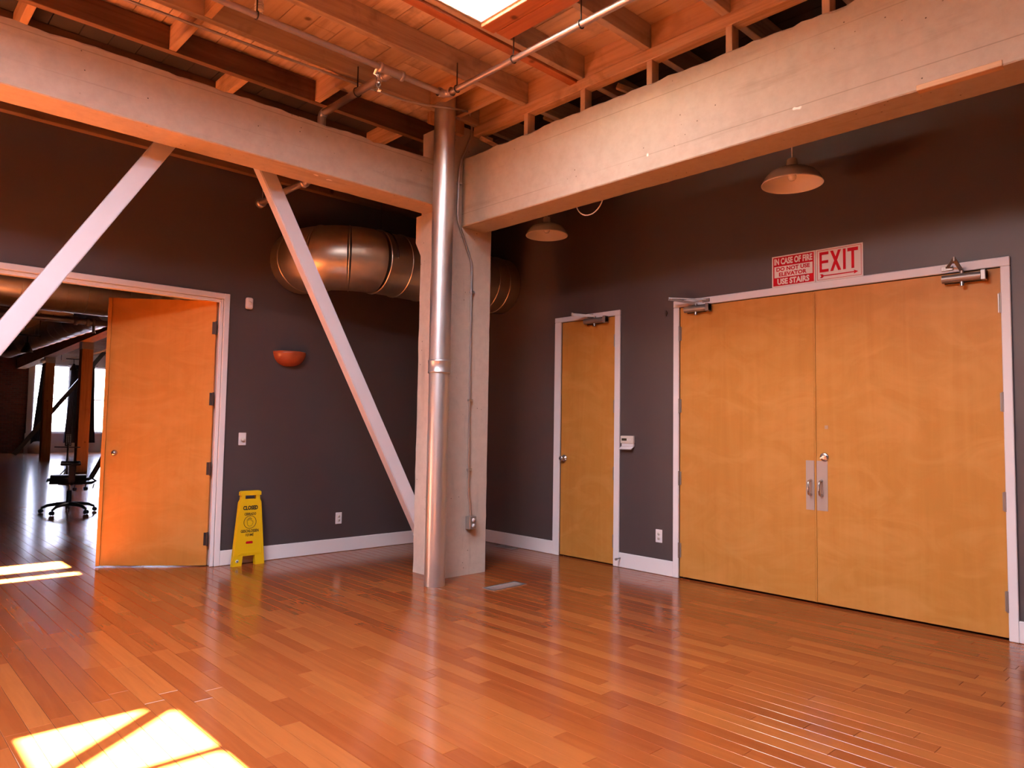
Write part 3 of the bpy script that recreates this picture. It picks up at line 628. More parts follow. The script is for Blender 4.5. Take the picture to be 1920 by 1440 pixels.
# open door in the doorway wall
d1 = thing('door_1', (-3.8, 0, 0), 'open doorway with a maple door swung into the next room', kind='structure')
m = MB(); m.box(OX1, -2.80, -.020, 0, .001, 2.434, .004); part('casing_upright', m, M_trim, d1)
m = MB(); m.box(OX0 - .05, OX0 + .0, -.020, 0, .001, 2.434, .004); part('casing_upright', m, M_trim, d1)
m = MB(); m.box(OX0 - .05, OX1, -.020, 0, 2.384, 2.434, .004); part('casing_head', m, M_trim, d1)
m = MB(); m.box(OX1 - .018, OX1, 0, .15, .001, 2.385, .003); part('jamb', m, M_trim, d1)
m = MB(); m.box(OX0, OX0 + .018, 0, .15, .001, 2.385, .003); part('jamb', m, M_trim, d1)
m = MB(); m.box(OX0 + .018, OX1 - .018, 0, .15, 2.366, 2.385, .003); part('jamb', m, M_trim, d1)
m = MB(); m.box(OX1 - .032, OX1 - .018, .0, .022, .001, 2.366, .003); m.box(OX0 + .018, OX1 - .018, .0, .022, 2.352, 2.366, .003); part('door_stop', m, M_trim, d1)
PV = Vector((-2.893, .045, 0)); ld = Vector((-.736, .557, 0)).normalized(); ln = Vector((ld.y, -ld.x, 0)) * -1  # normal towards the camera
ln = Vector((-ld.y, ld.x, 0)); 
if ln.dot(CAM - PV) < 0: ln = -ln
m = MB(); m.obox(PV + ld * .465 - ln * .022 + Z * 1.187, ld, ln, Z, .462, .022, 1.178); lf = part('leaf', m, M_door, d1)
m = MB(); m.obox(PV + ld * .905 + ln * .006 + Z * 1.187, ld, ln, Z, .014, .006, 1.178); part('edge_strip', m, M_door, lf)
for zc in (2.12, 1.48, .86, .24):
    m = MB(); c = PV + ln * .012 + ld * -.004; m.tube([c + Z * (zc - .06), c + Z * (zc + .06)], .009, 10); m.obox(PV + Z * zc + ld * .016 + ln * .0015, ld, ln, Z, .016, .0015, .056); part('hinge', m, M_dark, d1)
m = MB(); c = PV + ld * .815 + ln * .0 + Z * .99; m.lathe([(.026, 0), (.026, .008), (.018, .014), (.018, .022), (0, .022)], c, ln, 20); kb = part('lock_rose', m, M_chrome, lf)
m = MB(); m.obox(c + ln * .0225, ld, Z, ln, .003, .009, .001); part('keyhole', m, M_dark, kb)
# second leaf of the doorway, folded back out of view
m = MB(); m.box(OX0 - .02, OX0 + .024, .16, 1.07, .012, 2.36, .002); part('leaf', m, M_door, d1)

# ------------------------------------------------------------------ wall fittings
UR, VR, NR = -Y, Z, -X
def sign_board(name, ya, yb, z0, z1, mat, label):
    t = thing(name, (0, (ya + yb) / 2, z0), label, 'sign'); m = MB(); m.box(-.006, -.0008, yb, ya, z0, z1, .001); part('board', m, mat, t); return t
def sr(m, t, ya, z0, u0, u1, v0, v1, dep=.0066): m.box(-dep, -.006, ya - u0, ya - u1, z0 + v0, z0 + v1)
ya, yb, z0, z1 = -3.783, -4.128, 2.409, 2.656
s1 = sign_board('fire_sign', ya, yb, z0, z1, M_signw, 'red and white fire sign about the elevator and stairs above the double door')
m = MB(); sr(m, s1, ya, z0, .010, .335, .010, .237, .0063); part('red_field', m, M_redp, s1)
m = MB(); sr(m, s1, ya, z0, .020, .325, .075, .163, .0066); part('white_field', m, M_signw, s1)
def tx(m, s, u, v, w, h, off): off += .018; m.text(s, Vector((-.0068, ya - u, z0 + v)), UR, VR, NR, w, h, off)
m = MB(); tx(m, 'IN CASE OF FIRE', .020, .176, .304, .052, .022); part('lettering', m, M_signw, s1)
m = MB(); tx(m, 'DO NOT USE', .037, .124, .268, .032, .02); part('lettering', m, M_redp, s1)
m = MB(); tx(m, 'ELEVATOR', .058, .083, .222, .032, .02); part('lettering', m, M_redp, s1)
m = MB(); tx(m, 'USE STAIRS', .045, .018, .255, .048, .024); part('lettering', m, M_signw, s1)
ya, yb = -4.131, -4.478
s2 = sign_board('exit_sign', ya, yb, z0, z1, M_signw, 'white sign with large red EXIT lettering and an arrow')
m = MB()
for u0, u1, v0, v1 in ((.012, .335, .233, .236), (.012, .335, .011, .014), (.012, .015, .011, .236), (.332, .335, .011, .236)): sr(m, s2, ya, z0, u0, u1, v0, v1, .0064)
part('border_line', m, M_redp, s2)
m = MB()
def q(*r): sr(m, s2, ya, z0, *r)
V0, V1 = .068, .222
q(.030, .048, V0, V1); q(.048, .098, V0, V0 + .022); q(.048, .098, V1 - .022, V1); q(.048, .096, (V0 + V1) / 2 - .01, (V0 + V1) / 2 + .012)
o_ = Vector((-.006, ya, z0))
m.prism([(.110, V0), (.132, V0), (.190, V1), (.168, V1)], o_, UR, VR, NR, .0007); m.prism([(.168, V0), (.190, V0), (.132, V1), (.110, V1)], o_, UR, VR, NR, .0008)
q(.204, .224, V0, V1); q(.236, .312, V1 - .026, V1); q(.264, .284, V0, V1 - .026); part('lettering', m, M_redp, s2)
m = MB(); q(.055, .285, .036, .044); m.prism([(.282, .026), (.312, .040), (.282, .054)], o_, UR, VR, NR, .0007); m.prism([(.032, .054), (.052, .054), (.066, .040), (.052, .026), (.032, .026), (.044, .040)], o_, UR, VR, NR, .0007); part('arrow', m, M_redp, s2)

def wall_plate_left(name, x, z, w, h, label, kind, cat='outlet'):
    t = thing(name, (x, 0, z - h / 2), label, cat); m = MB(); m.box(x - w / 2, x + w / 2, -.007, -.0005, z - h / 2, z + h / 2, .003); part('cover_plate', m, M_white, t); return t
t = wall_plate_left('wall_outlet', -1.618, .334, .07, .115, 'white electrical outlet low on the wall between the yellow sign and column', 0)
for dz in (-.02, .02):
    m = MB(); m.lathe([(0, -.003), (.014, -.003), (.014, 0)], (-1.618, -.007, .334 + dz), Y, 16); so = part('socket', m, M_cream, t)
    m = MB()
    for dx in (-.005, .005): m.box(-1.618 + dx - .001, -1.618 + dx + .001, -.0108, -.0100, .334 + dz - .002, .334 + dz + .006)
    part('slot', m, M_dark, so)
t = wall_plate_left('dimmer_switch', -2.633, 1.125, .07, .115, 'white dimmer plate with a round knob beside the doorway', 0, 'switch')
m = MB(); m.lathe([(0, -.022), (.013, -.022), (.016, -.018), (.017, 0)], (-2.633, -.007, 1.118), Y, 18); part('dimmer_knob', m, M_cream, t)
t = thing('wall_outlet', (0, -2.718, .277), 'white electrical outlet low on the wall between the two closed doors', 'outlet')
m = MB(); m.box(-.007, -.0005, -2.753, -2.683, .277, .392, .003); part('cover_plate', m, M_white, t)
for dz in (-.02, .02):
    m = MB(); m.lathe([(0, -.003), (.014, -.003), (.014, 0)], (-.007, -2.718, .334 + dz), X, 16); so = part('socket', m, M_cream, t)
    m = MB()
    for dy in (-.005, .005): m.box(-.0108, -.0100, -2.718 + dy - .001, -2.718 + dy + .001, .334 + dz - .002, .334 + dz + .006)
    part('slot', m, M_dark, so)
t = thing('thermostat', (0, -2.38, 1.085), 'cream thermostat with a small dark display and open flap', 'thermostat')
m = MB(); m.box(-.034, -.0005, -2.452, -2.304, 1.140, 1.212, .008); part('case', m, M_cream, t)
m = MB(); m.box(-.0355, -.034, -2.378, -2.322, 1.166, 1.188); part('display', m, M_screen, t)
m = MB()
for k in range(3): m.box(-.036, -.034, -2.395 - .016 * k, -2.387 - .016 * k, 1.170, 1.184)
part('button', m, M_white, t)
m = MB(); m.box(-.026, -.0005, -2.448, -2.312, 1.112, 1.140, .004); part('lower_case', m, M_white, t)
m = MB(); m.prism([(-.006, 1.112), (-.055, 1.085), (-.058, 1.090), (-.01, 1.116)], (0, -2.444, 0), X, Z, Y, .140); part('flap', m, M_white, t)
t = thing('motion_sensor', (-2.625, 0, 2.315), 'small white motion sensor high on the wall by the doorway', 'sensor')
m = MB(); m.box(-2.660, -2.592, -.045, -.0005, 2.318, 2.427, .018); part('case', m, M_white, t)
m = MB(); m.lathe([(.018, 0), (.016, -.006), (.009, -.010), (0, -.011)], (-2.626, -.044, 2.372), Y, 18); part('lens', m, M_cream, t)
# terracotta sconce : quarter bowl
t = thing('wall_sconce', (-2.207, 0, 1.815), 'terracotta half bowl wall sconce', 'sconce')
m = MB(); R_ = .162; nr, ns = 10, 24; vs = []; fs = []
for (rs, flip) in ((1.0, 0), (.93, 1)):
    b = len(vs)
    for i in range(nr + 1):
        ph = PI / 2 * i / nr
        for j in range(ns + 1):
            th = PI * j / ns; rr = R_ * rs * math.cos(ph) ** .85; vs.append((-2.207 + rr * math.cos(th), -.001 - .88 * rr * math.sin(th), 1.957 - .142 * rs * math.sin(ph) + (0 if rs == 1 else .002)))
    for i in range(nr):
        for j in range(ns):
            f = (b + i * (ns + 1) + j, b + i * (ns + 1) + j + 1, b + (i + 1) * (ns + 1) + j + 1, b + (i + 1) * (ns + 1) + j); fs.append(f)
n1 = (nr + 1) * (ns + 1)
for j in range(ns): fs.append((j, j + 1, n1 + j + 1, n1 + j))
m.add(vs, fs, True); part('bowl', m, M_clay, t)
m = MB(); m.tube([(-2.207, -.05, 1.90), (-2.207, -.05, 1.945)], .018, 12); part('lamp_holder', m, M_white, t)
m = MB(); m.tube([(-.016, -2.30, .085), (-.075, -2.305, .082)], .006, 8); m.tube([(-.075, -2.305, .082), (-.092, -2.306, .081)], .011, 10); single('door_stopper', m, M_nickel, 'small metal door stop on the baseboard beside the narrow door', 'door stop')
m = MB(); m.box(-.012, -.0005, -2.80, -2.775, 2.30, 2.325, .002); m.box(-.014, -.004, -2.792, -2.783, 2.285, 2.335, .002); single('wall_bracket', m, M_dark, 'tiny bracket on the dark wall beside the double door', 'bracket')

# floor vents
def vent(name, pts, label, nl):
    c = sum((Vector(p) for p in pts), Vector()) / 4; t = thing(name, c, label, 'vent'); a, b, d = Vector(pts[0]), Vector(pts[1]), Vector(pts[3])
    u = (b - a); v = (d - a); L, Wd = u.length, v.length; u.normalize(); v.normalize(); fr = .018
    m = MB()
    for (uu, vv, hu, hv) in ((L / 2, fr / 2, L / 2, fr / 2), (L / 2, Wd - fr / 2, L / 2, fr / 2), (fr / 2, Wd / 2, fr / 2, Wd / 2 - fr), (L - fr / 2, Wd / 2, fr / 2, Wd / 2 - fr)): m.obox(a + u * uu + v * vv + Z * .003, u, v, Z, hu, hv, .003)
    part('vent_frame', m, M_steel, t)
    m = MB(); m.obox(a + u * L / 2 + v * Wd / 2 + Z * .0008, u, v, Z, L / 2 - fr, Wd / 2 - fr, .0007); part('vent_duct', m, M_dark, t)
    for k in range(nl): m = MB(); m.obox(a + u * (fr + (L - 2 * fr) * (k + .5) / nl) + v * Wd / 2 + Z * .0026, (u + Z * .8).normalized(), v, (Z - u * .8).normalized(), .0035, Wd / 2 - fr, .0008); part('louvre', m, M_steel, t)
vent('floor_vent', [(-1.57, -2.292, 0), (-1.20, -2.275, 0), (-1.213, -2.135, 0), (-1.57, -2.150, 0)], 'steel floor register in front of the column', 22)
vent('floor_vent', [(-.15, -.98, 0), (-.05, -.98, 0), (-.05, -.72, 0), (-.15, -.72, 0)], 'small floor register by the baseboard behind the column', 7)

# pendant lamps
def pendant(name, c, r, label, ztop, mat=M_enamel):
    x, y, z = c; t = thing(name, c, label, 'lamp', None)
    k = r / .2; prof = [(.2, 0), (.202, .006), (.197, .013), (.178, .050), (.150, .082), (.105, .104), (.060, .114), (.045, .116), (.04, .12)]
    inn = [(.036, .114), (.042, .110), (.056, .108), (.102, .098), (.146, .076), (.173, .046), (.191, .012), (.196, .002), (.2, 0)]
    m = MB(); m.lathe([(a * k, b * k) for a, b in prof + inn], (x, y, z), Z, 48); part('shade', m, mat, t)
    m = MB(); m.lathe([(.046 * k, .112 * k), (.038 * k, .122 * k), (.034 * k, .172 * k), (.03 * k, .179 * k), (.012 * k, .181 * k), (0, .183 * k)], (x, y, z), Z, 24); part('socket_cap', m, mat, t)
    m = MB(); m.tube([(x, y, z + .175 * k), (x, y, ztop)], .004, 8); part('cord', m, M_cable, t)
    m = MB(); m.lathe([(0, .028), (.018, .03), (.028, .044), (.030, .056), (.024, .074), (.014, .09), (.014, .1)], (x, y, z), Z, 20); part('bulb', m, M_bulb, t)
pendant('pendant_lamp', (-.62, -4.24, 2.985), .203, 'cream enamel pendant lamp nearest the exit sign', 4.10)
pendant('pendant_lamp', (-.62, -1.885, 3.058), .195, 'cream enamel pendant lamp beside the column above the narrow door', 4.10)
m = MB(); m.tube(arc((-1.204, -2.90, 3.06), .14, PI * 1.05, PI * 1.9, Y, Z, 14), .005, 6); single('loose_cable', m, M_cable, 'loop of pale cable hanging behind the right concrete beam', 'cable')
t = thing('bare_bulb', (-3.52, -2.09, 3.90), 'white twisted bulb hanging under the joists at the top edge', 'bulb')
m = MB(); hx = [(-3.52 + .022 * math.cos(a), -2.09 + .022 * math.sin(a), 3.90 + .055 * a / (6 * PI)) for a in [i * PI / 6 for i in range(37)]]; m.tube(hx, .0085, 8); part('spiral_tube', m, M_bulb, t)
m = MB(); m.lathe([(.0, .05), (.026, .055), (.026, .085), (.016, .095), (.016, .12), (0, .12)], (-3.52, -2.09, 3.90), Z, 18); part('bulb_base', m, M_white, t)
m = MB(); m.tube([(-3.52, -2.09, 4.01), (-3.52, -2.09, 4.10)], .02, 14); part('lamp_holder', m, M_cream, t)

# ------------------------------------------------------------------ yellow floor sign
t = thing('closed_sign', (-2.585, -.115, 0), 'yellow folding CLOSED sign leaning against the dark wall', 'floor sign', local=True, rz=math.atan2(-.053, .266))
t.rotation_euler[0] = math.radians(-6.5); t.rotation_euler.order = 'XYZ'
H = .66
def half(z): return .148 - .048 * min(1, z / .56)
def outline(sg): return [(sg * half(0), 0), (sg * half(.56), .56), (sg * .088, .585), (sg * .082, .612), (sg * .092, .618), (sg * .092, .652), (sg * .08, .66)]
def panel(y0, y1, nm):
    m = MB(); n_ = -Y; d = y1 - y0; o = Vector((0, y1, 0))
    # body between the foot arch and the hand slot
    m.prism([(-half(.085), .085), (half(.085), .085), (half(.56), .56), (.086, .588), (-.086, .588), (-half(.56), .56)], o, X, Z, n_, d)
    for sg in (-1, 1):
        m.prism([(sg * half(0), 0), (sg * .062, 0), (sg * .055, .085), (sg * half(.085), .085)][::sg], o, X, Z, n_, d)
        m.prism([(sg * .086, .588), (sg * .050, .588), (sg * .050, .630), (sg * .084, .630)][::sg], o, X, Z, n_, d)
    m.prism([(-.094, .622), (.094, .622), (.094, .652), (.080, .662), (-.080, .662), (-.094, .652)], o, X, Z, n_, d + .006)
    return part(nm, m, M_yel, t)
panel(-.012, 0, 'front_panel'); panel(.016, .028, 'back_panel')
m = MB()
for sg in (-1, 1):
    for (za, zb) in ((.09, .56),):
        a, b = Vector((sg * (half(za) - .012), -.014, za)), Vector((sg * (half(zb) - .012), -.014, zb)); d = (b - a).normalized(); m.obox((a + b) / 2, d, Y, d.cross(Y), (b - a).length / 2, .003, .008)
m.prism([(-.10, .098), (.10, .098), (.075, .118), (-.075, .118)], Vector((0, -.012, 0)), X, Z, -Y, .004); part('raised_rim', m, M_yel, t)
FY = -.0128
def txs(s, zc, w, h, off): off += .022; m = MB(); m.text(s, Vector((-w / 2, FY, zc)), X, Z, -Y, w, h, off, .0006); part('lettering', m, M_black, t)
txs('CLOSED', .492, .136, .038, .03); txs('CERRADO', .444, .108, .024, .012); txs('GESCHLOSSEN', .292, .165, .026, .012); txs('FERM\u00c9', .258, .074, .030, -.010)
m = MB(); m.tube(arc((0, FY - .0005, .383), .056, 0, 2 * PI, X, Z, 36)[:-1], .0022, 6, closed=True); part('ring_mark', m, M_black, t)
m = MB(); hand = [(-.024, .368), (-.026, .395), (-.025, .408), (-.020, .409), (-.017, .396), (-.016, .418), (-.012, .421), (-.008, .416), (-.007, .397), (-.005, .424), (-.001, .426), (.003, .421), (.004, .398), (.007, .417), (.011, .419), (.014, .413), (.014, .392), (.019, .388), (.022, .394), (.027, .392), (.027, .378), (.022, .360), (.012, .348), (-.006, .346), (-.019, .354)]
m.tube([(x, FY - .0005, z) for x, z in hand], .0014, 5, closed=True); part('hand_mark', m, M_black, t)
m = MB(); m.prism([(-.028, .192), (.028, .192), (.032, .198), (.032, .206), (.026, .213), (-.026, .213), (-.032, .206), (-.032, .199)], Vector((0, -.012, 0)), X, Z, -Y, .0014); part('red_badge', m, M_redp, t)
m = MB(); m.lathe([(.014, 0), (.014, .002), (0, .002)], (-.105, -.012, .045), -Y, 18); pb = part('foot_sticker', m, M_white, t)
m = MB(); m.lathe([(.006, 0), (.006, .001), (0, .001)], (-.106, -.0142, .046), -Y, 12); part('sticker_dot', m, M_dark, t)

# ------------------------------------------------------------------ next room
fw = [(.30, 1.55, .76, 3.45), (2.0, 3.6, .76, 3.45), (4.3, 5.9, .76, 3.45)]
wall_windows('wall_far', YF, 'y', .28, XE, fw, M_plaster, 'distant pale wall with bright windows')
for i, w in enumerate(fw): window(*w, YF, 'y', 1, ('bright far window next to the brick wall', 'bright far window right of the dark curtain', 'far window hidden behind the open door')[i])
mb = MB(); mb.box(XW, .10, YF - .1, YF + .3, -.2, ZD + .1); struct('wall_far_brick', mb, M_brick, 'distant red brick wall')
mb = MB(); mb.box(.10, .28, YF - .2, YF + .3, 0, ZD + .1); mb.box(.06, .30, YF - .24, YF - .2, 0, .75); struct('trim_1', mb, M_plaster, 'grey pilaster at the end of the brick wall')
mb = MB(); mb.box(XE, XE + .3, 0, YF + .3, -.2, ZD + .1); struct('wall_far_right', mb, M_plaster, 'end wall of the next room')
# joists of the next room
for k in range(1, 42):
    m = MB(); y0 = .2 + .62 * k; m.box(-6.5, 5.5, y0, y0 + .05, 3.86, ZD); part('joist', m, M_joist, ceil)
for (x0, y0, lab) in ((-.645, 19.35, 'square timber post farthest away in the next room'), (-.975, 13.5, 'square timber post behind the office chair')):
    t = thing('timber_post', (x0 + .125, y0 + .13, 0), lab, 'post'); m = MB(); m.box(x0, x0 + .25, y0, y0 + .26, 0, 3.2, .012); part('post_body', m, M_post, t)
    m = MB(); m.box(x0 - .006, x0 + .256, y0 - .006, y0 + .266, 3.02, 3.2, .002); part('post_cap', m, M_nickel, t)
a, b = Vector((-.15, 26.4, 3.40)), Vector((-1.47, 3.0, 3.40)); d = (b - a).normalized(); s_ = d.cross(Z).normalized()
m = MB(); m.obox((a + b) / 2, d, s_, Z, (b - a).length / 2, .14, .2); single('timber_beam', m, M_beamy, 'long timber beam carried by the posts in the next room', 'beam')
m = MB(); a, b = Vector((-.55, 16.0, 2.75)), Vector((-1.35, 16.0, .75)); d = (b - a).normalized(); m.obox((a + b) / 2, d, Y, d.cross(Y), (b - a).length / 2, .04, .05); 
single('steel_brace', brace((2.1, 24.0, 3.9), (-.6, 24.0, -.0 + .02), .14, .1, '', ''), M_dark, 'dark diagonal brace in front of the far window', 'brace')
def curtain(x0, x1, z0, z1, spread, label, lean=0.):
    m = MB(); n = 24; vs = []; fs = []; nz = 8
    for j in range(nz + 1):
        z = z1 + (z0 - z1) * j / nz; s = 1 + spread * (j / nz) ** 2
        for i in range(n + 1):
            xx = x0 + (x1 - x0) * (.5 + (i / n - .5) * s) + lean * j / nz; vs.append((xx, YF - .30 - .05 * math.sin(i * 1.7), z))
    for j in range(nz):
        for i in range(n): q = j * (n + 1) + i; fs.append((q, q + 1, q + n + 2, q + n + 1))
    b = len(vs); vs += [(v[0], v[1] + .012, v[2]) for v in vs]; fs += [tuple(b + k for k in reversed(f)) for f in fs]
    m.add(vs, fs, True); t = thing('curtain', ((x0 + x1) / 2, YF - .3, z0), label, 'curtain'); part('drape', m, M_curtain, t)
    m = MB(); m.tube([(x0 - .1, YF - .295, z1 + .01), (x1 + .1, YF - .295, z1 + .01)], .014, 8); m.tube([(x1 + .05, YF - .295, z1 + .01), (x1 + .05, YF + .0, z1 + .01)], .01, 8); part('curtain_rod', m, M_dark, t)
curtain(.50, .82, .3, 3.45, .2, 'dark drape beside the brick wall, pulled left', -.22)
curtain(1.48, 1.86, .38, 3.45, .35, 'dark grey drape between the two bright far windows', -.08)
curtain(2.10, 2.32, .38, 3.45, .8, 'thin dark drape just left of the open door edge', .04)
# ducts of the next room
t = thing('spiral_duct', (-3.5, 3.2, DZ - DR), 'round duct with an elbow seen through the doorway', 'duct')
m = MB(); m.tube([(-2.13, .151, DZ), (-2.13, 2.74, DZ)], DR, 40); part('duct_section', m, M_duct, t)
ec = (-2.59, 2.74, DZ)
for i in range(3):
    a0, a1 = i * PI / 6, (i + 1) * PI / 6; m = MB(); m.tube(arc(ec, .46, a0, a1, X, Y, 4), DR - .003 * (i % 2), 40); part('duct_elbow', m, M_duct, t)
    e = Vector(ec) + X * .46 * math.cos(a1) + Y * .46 * math.sin(a1); m = MB(); m.lathe([(DR - .003, -.008), (DR + .006, 0), (DR - .003, .008)], e, Vector((-math.sin(a1), math.cos(a1), 0)), 40); part('duct_seam', m, M_duct, t)
for k in range(14):
    x1 = -2.6 - .22 * k; m = MB(); m.tube([(x1, 3.2, DZ), (x1 - .219, 3.2, DZ)], DR - .003 * (k % 2), 40); part('duct_section', m, M_duct, t)
    m = MB(); m.lathe([(DR - .003, -.006), (DR + .006, 0), (DR - .003, .006)], (x1 - .22, 3.2, DZ), X, 40); part('duct_seam', m, M_duct, t)
for xh in (-3.3, -4.4): m = MB(); m.tube([(xh, 3.2, DZ + DR), (xh, 3.2, 3.9)], .006, 6); part('duct_hanger', m, M_dark, t)
t = thing('spiral_duct', (-2.05, 10.5, 2.9), 'long silver duct running away under the far ceiling', 'duct')
for k in range(16):
    y1 = 6.8 + .6 * k; m = MB(); m.tube([(-2.05, y1, 3.14), (-2.05, y1 + .598, 3.14)], .25 - .003 * (k % 2), 32); part('duct_section', m, M_silver, t)
    m = MB(); m.lathe([(.247, -.01), (.257, 0), (.247, .01)], (-2.05, y1 + .6, 3.14), Y, 32); part('duct_seam', m, M_silver, t)
for yh in (8.2, 11.2, 14.2): m = MB(); m.tube([(-2.05, yh, 3.38), (-2.05, yh, 3.9)], .008, 6); part('duct_hanger', m, M_dark, t)
t = thing('sprinkler_pipe', (-3.0, 5.0, 2.62), 'dark sprinkler pipe crossing below the duct beyond the doorway', 'pipe')
m = MB(); m.tube([(-7, 5.0, 2.66), (.5, 5.0, 2.66)], .04, 14); part('pipe_run', m, M_iron, t)
for xf in (-2.95, -2.80, -2.72): m = MB(); m.lathe([(.04, -.025), (.058, -.022), (.058, .022), (.04, .025)], (xf, 5.0, 2.66), X, 16); part('pipe_coupling', m, M_iron, t)
m = MB(); m.tube([(-2.72, 5.0, 2.62), (-2.72, 5.0, 2.52)], .02, 10); m.lathe([(.03, 0), (.03, -.01)], (-2.72, 5, 2.52), Z, 12); part('sprinkler_head', m, M_iron, t)
for xh in (-3.6, -1.8): m = MB(); m.tube([(xh, 5.0, 2.70), (xh, 5.0, 3.88)], .006, 6); part('pipe_hanger', m, M_dark, t)
pendant('pendant_lamp', (-3.36, 4.15, 2.63), .2, 'cream pendant lamp seen through the doorway below the duct', 4.10)
for (px_, py_, pz_, lab) in ((-2.6, 10.5, 2.60, 'dark bell lamp on the track beyond the brace'), (.16, 19.6, 2.86, 'dark bell lamp in front of the far window'), ):
    t = thing('track_lamp', (px_, py_, pz_), lab, 'lamp'); m = MB(); m.lathe([(.11, 0), (.10, .04), (.07, .10), (.045, .15), (.03, .20), (0, .20)], (px_, py_, pz_), Z, 20); part('shade', m, M_dark, t)
    m = MB(); m.tube([(px_, py_, pz_ + .2), (px_, py_, pz_ + .34)], .012, 8); m.box(px_ - .22, px_ + .22, py_ - .012, py_ + .012, pz_ + .33, pz_ + .36); part('track_rail', m, M_dark, t)
    m = MB(); m.tube([(px_ + .2, py_, pz_ + .36), (px_ + .2, py_, 4.12)], .008, 6); part('rail_hanger', m, M_dark, t)
for (a, b, lab) in (((-.11, 20, 3.15), (.50, 20, 3.36), 'white tube lamp left of the nearer timber post'), ((-.16, 16, 3.12), (.35, 16, 3.34), 'white tube lamp right of the nearer timber post')):
    t = thing('tube_lamp', a, lab, 'lamp'); m = MB(); m.tube([a, b], .03, 10); part('lamp_tube', m, M_white, t); m = MB()
    for p in (a, b): m.tube([p, (p[0], p[1], 4.12)], .008, 6)
    part('hanger', m, M_dark, t)
t = thing('round_fixture', (-.70, 19.2, 2.98), 'small round grey fixture on the side of the farthest post', 'fixture'); m = MB(); m.lathe([(0, -.03), (.055, -.03), (.07, -.02), (.07, .06), (0, .06)], (-.72, 19.32, 3.06), Y, 20); part('case', m, M_steel, t)

# office chair
t = thing('office_chair', (-2.93, 4.93, 0), 'black swivel office chair beyond the doorway', 'chair', local=True, rz=math.radians(-12))
def leg5(k): a = math.radians(20 + 72 * k); return Vector((math.cos(a), math.sin(a), 0))
for k in range(5):
    d = leg5(k); m = MB(); m.tube([d * .03 + Z * .125, d * .14 + Z * .122, d * .25 + Z * .105, d * .325 + Z * .072], [.030, .026, .021, .017], 10); lg = part('base_leg', m, M_blackp, t)
    m = MB(); s_ = Vector((-d.y, d.x, 0))
    for q_ in (-.016, .016): m.lathe([(0, -.009), (.026, -.009), (.029, 0), (.026, .009), (0, .009)], d * .335 + s_ * q_ + Z * .0295, s_, 16)
    m.tube([d * .325 + Z * .03, d * .325 + Z * .078], .011, 8); part('caster', m, M_blackp, t)
m = MB(); m.lathe([(.036, .09), (.038, .15), (.031, .17), (.031, .30), (.026, .31), (0, .31)], (0, 0, 0), Z, 18); part('gas_cover', m, M_blackp, t)
m = MB(); m.tube([(0, 0, .3), (0, 0, .40)], .014, 12); part('gas_lift', m, M_chrome, t)
m = MB(); m.box(-.14, .16, -.08, .08, .385, .425, .012); m.box(.14, .27, -.04, .04, .385, .42, .01); part('tilt_mechanism', m, M_dark, t)
for (x, y) in ((.06, -.10), (.19, -.06)): m = MB(); m.tube([(x, y, .385), (x, y, .345)], .008, 8); m.lathe([(0, 0), (.026, 0), (.03, -.03), (.02, -.045), (0, -.045)], (x, y, .35), Z, 12); part('adjust_knob', m, M_blackp, t)
m = MB(); bm = bmesh.new(); bmesh.ops.create_cube(bm, size=1)
for v in bm.verts: v.co = Vector((v.co.x * .50 - .02, v.co.y * .48, .462 + v.co.z * .105))
bmesh.ops.bevel(bm, geom=list(bm.edges), offset=.04, segments=4, affect='EDGES'); bm.verts.index_update()
for v in bm.verts:
    if v.co.x < -.2: v.co.z -= (.2 + v.co.x) ** 2 * 3
m.add([v.co.copy() for v in bm.verts], [[v.index for v in f.verts] for f in bm.faces], True); bm.free(); part('seat', m, M_blackp, t)
m = MB(); m.box(-.24, -.06, -.16, .16, .405, .43, .01); part('seat_pan', m, M_blackp, t)
# slotted back, leaning away to +x
bu = Vector((.42, 0, .91)).normalized(); bn = Vector((-.91, 0, .42)); bo = Vector((.235, 0, .46))
m = MB()
def bb(v0, v1, u0, u1, th=.014): m.obox(bo + bu * (u0 + u1) / 2 + Y * (v0 + v1) / 2, bu, Y, bn, (u1 - u0) / 2, (v1 - v0) / 2, th)
bb(-.20, -.165, 0, .56); bb(.165, .20, 0, .56); bb(-.165, .165, 0, .05); bb(-.165, .165, .27, .33); bb(-.165, .165, .50, .56)
for q_ in range(6): bb(-.165 + .062 * q_ - .004, -.165 + .062 * q_ + .016, .05, .27, .008)
part('backrest', m, M_blackp, t)
m = MB(); m.tube([(.26, 0, .405), (.31, 0, .43), bo + bu * .02 - bn * .02, bo + bu * .30 - bn * .022], .022, 10); part('back_bar', m, M_blackp, t)
m = MB(); m.tube([(.29, -.06, .40), (.275, -.06, .33)], .008, 8); part('tilt_lever', m, M_blackp, t)
for sg in (-1, 1):
    m = MB(); m.tube([(.02, sg * .16, .415), (.02, sg * .27, .415), (.02, sg * .275, .47)], .022, 10); m.box(-.02, .06, sg * .275 - .016, sg * .275 + .016, .43, .66, .01); ar = part('arm_post', m, M_blackp, t)
    m = MB(); m.box(-.12, .12, sg * .275 - .042, sg * .275 + .042, .66, .695, .015); part('arm_pad', m, M_blackp, t)
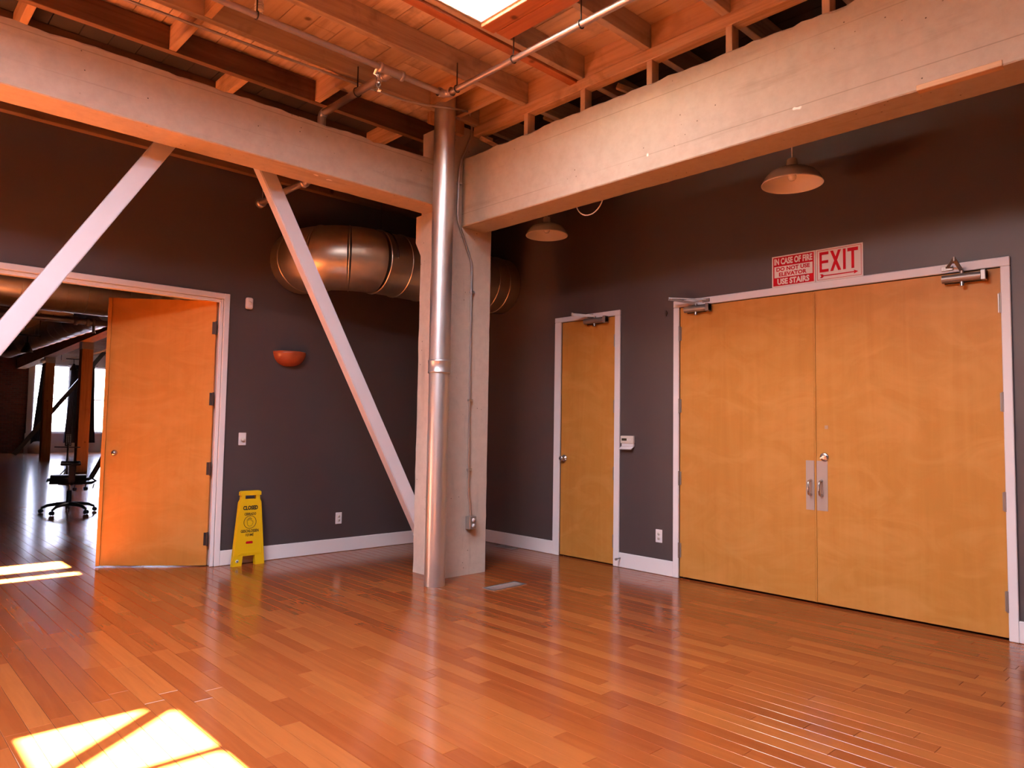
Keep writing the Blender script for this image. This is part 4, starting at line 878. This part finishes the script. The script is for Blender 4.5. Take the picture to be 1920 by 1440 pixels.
# stand behind the chair
t = thing('equipment_stand', (-1.65, 11.2, 0), 'thin black stand with a perforated upright head behind the chair', 'stand')
m = MB(); m.tube([(-1.65, 11.2, .02), (-1.65, 11.2, .78)], .02, 10); part('pole', m, M_dark, t)
for k in range(3): a = 2 * PI * k / 3; m = MB(); m.tube([(-1.65, 11.2, .25), (-1.65 + .3 * math.cos(a), 11.2 + .3 * math.sin(a), .012)], .012, 8); part('tripod_leg', m, M_dark, t)
m = MB(); m.tube([(-1.90, 11.2, .70), (-1.42, 11.2, .69)], .012, 8); part('crossbar', m, M_dark, t)
hd = MB(); hd.box(-1.71, -1.59, 11.19, 11.22, .72, .99, .008); hp = part('head', hd, M_blackp, t)
m = MB()
for i in range(7):
    for j in range(3): m.box(-1.693 + .034 * j, -1.675 + .034 * j, 11.186, 11.19, .742 + .034 * i, .760 + .034 * i)
part('perforation', m, M_silver, hp)
# storage bags by the pilaster
for (bx_, by_, sz, lab) in ((.40, 25.8, .30, 'grey bag slumped at the foot of the pilaster'),):
    m = MB(); rg = random.Random(bx_); prof = [(0, 0), (.9, .01), (1, .15), (.92, .6), (.7, 1.1), (.35, 1.45), (0, 1.5)]; m.lathe([(a * sz, b * sz) for a, b in prof], (bx_, by_, 0), Z, 14)
    for v in m.v: v.x += rg.uniform(-.03, .03); v.y += rg.uniform(-.03, .03)
    single('storage_bag', m, M_curtain if sz < .28 else M_plaster, lab, 'bag')
# outside
mb = MB(); mb.box(-60, 60, YF + .35, 90, -3.2, -3.0); mb.box(-60, 60, -60, YS - .35, -3.2, -3.0); single('street_ground', mb, M_asph, 'street outside the windows', kind='structure')
t = thing('street_building', (4, 48, -3), 'pale building across the street through the far windows', 'building')
m = MB(); m.box(-14, 22, 48, 56, -3, 5.2); part('facade_wall', m, M_facade, t)
for i in range(9):
    for j in range(2):
        m = MB(); x_ = -11 + 3.6 * i; z_ = -1.6 + 3.2 * j; m.box(x_, x_ + 1.7, 47.93, 48, z_, z_ + 1.9); wd = part('window', m, M_trim, t)
        m = MB(); m.box(x_ + .1, x_ + 1.6, 47.91, 47.93, z_ + .1, z_ + 1.8); part('pane', m, M_steel, wd)
m = MB(); m.box(-14.3, 22.3, 47.7, 56, 5.2, 5.6); part('cornice', m, M_facade, t)
bpy.context.view_layer.update()
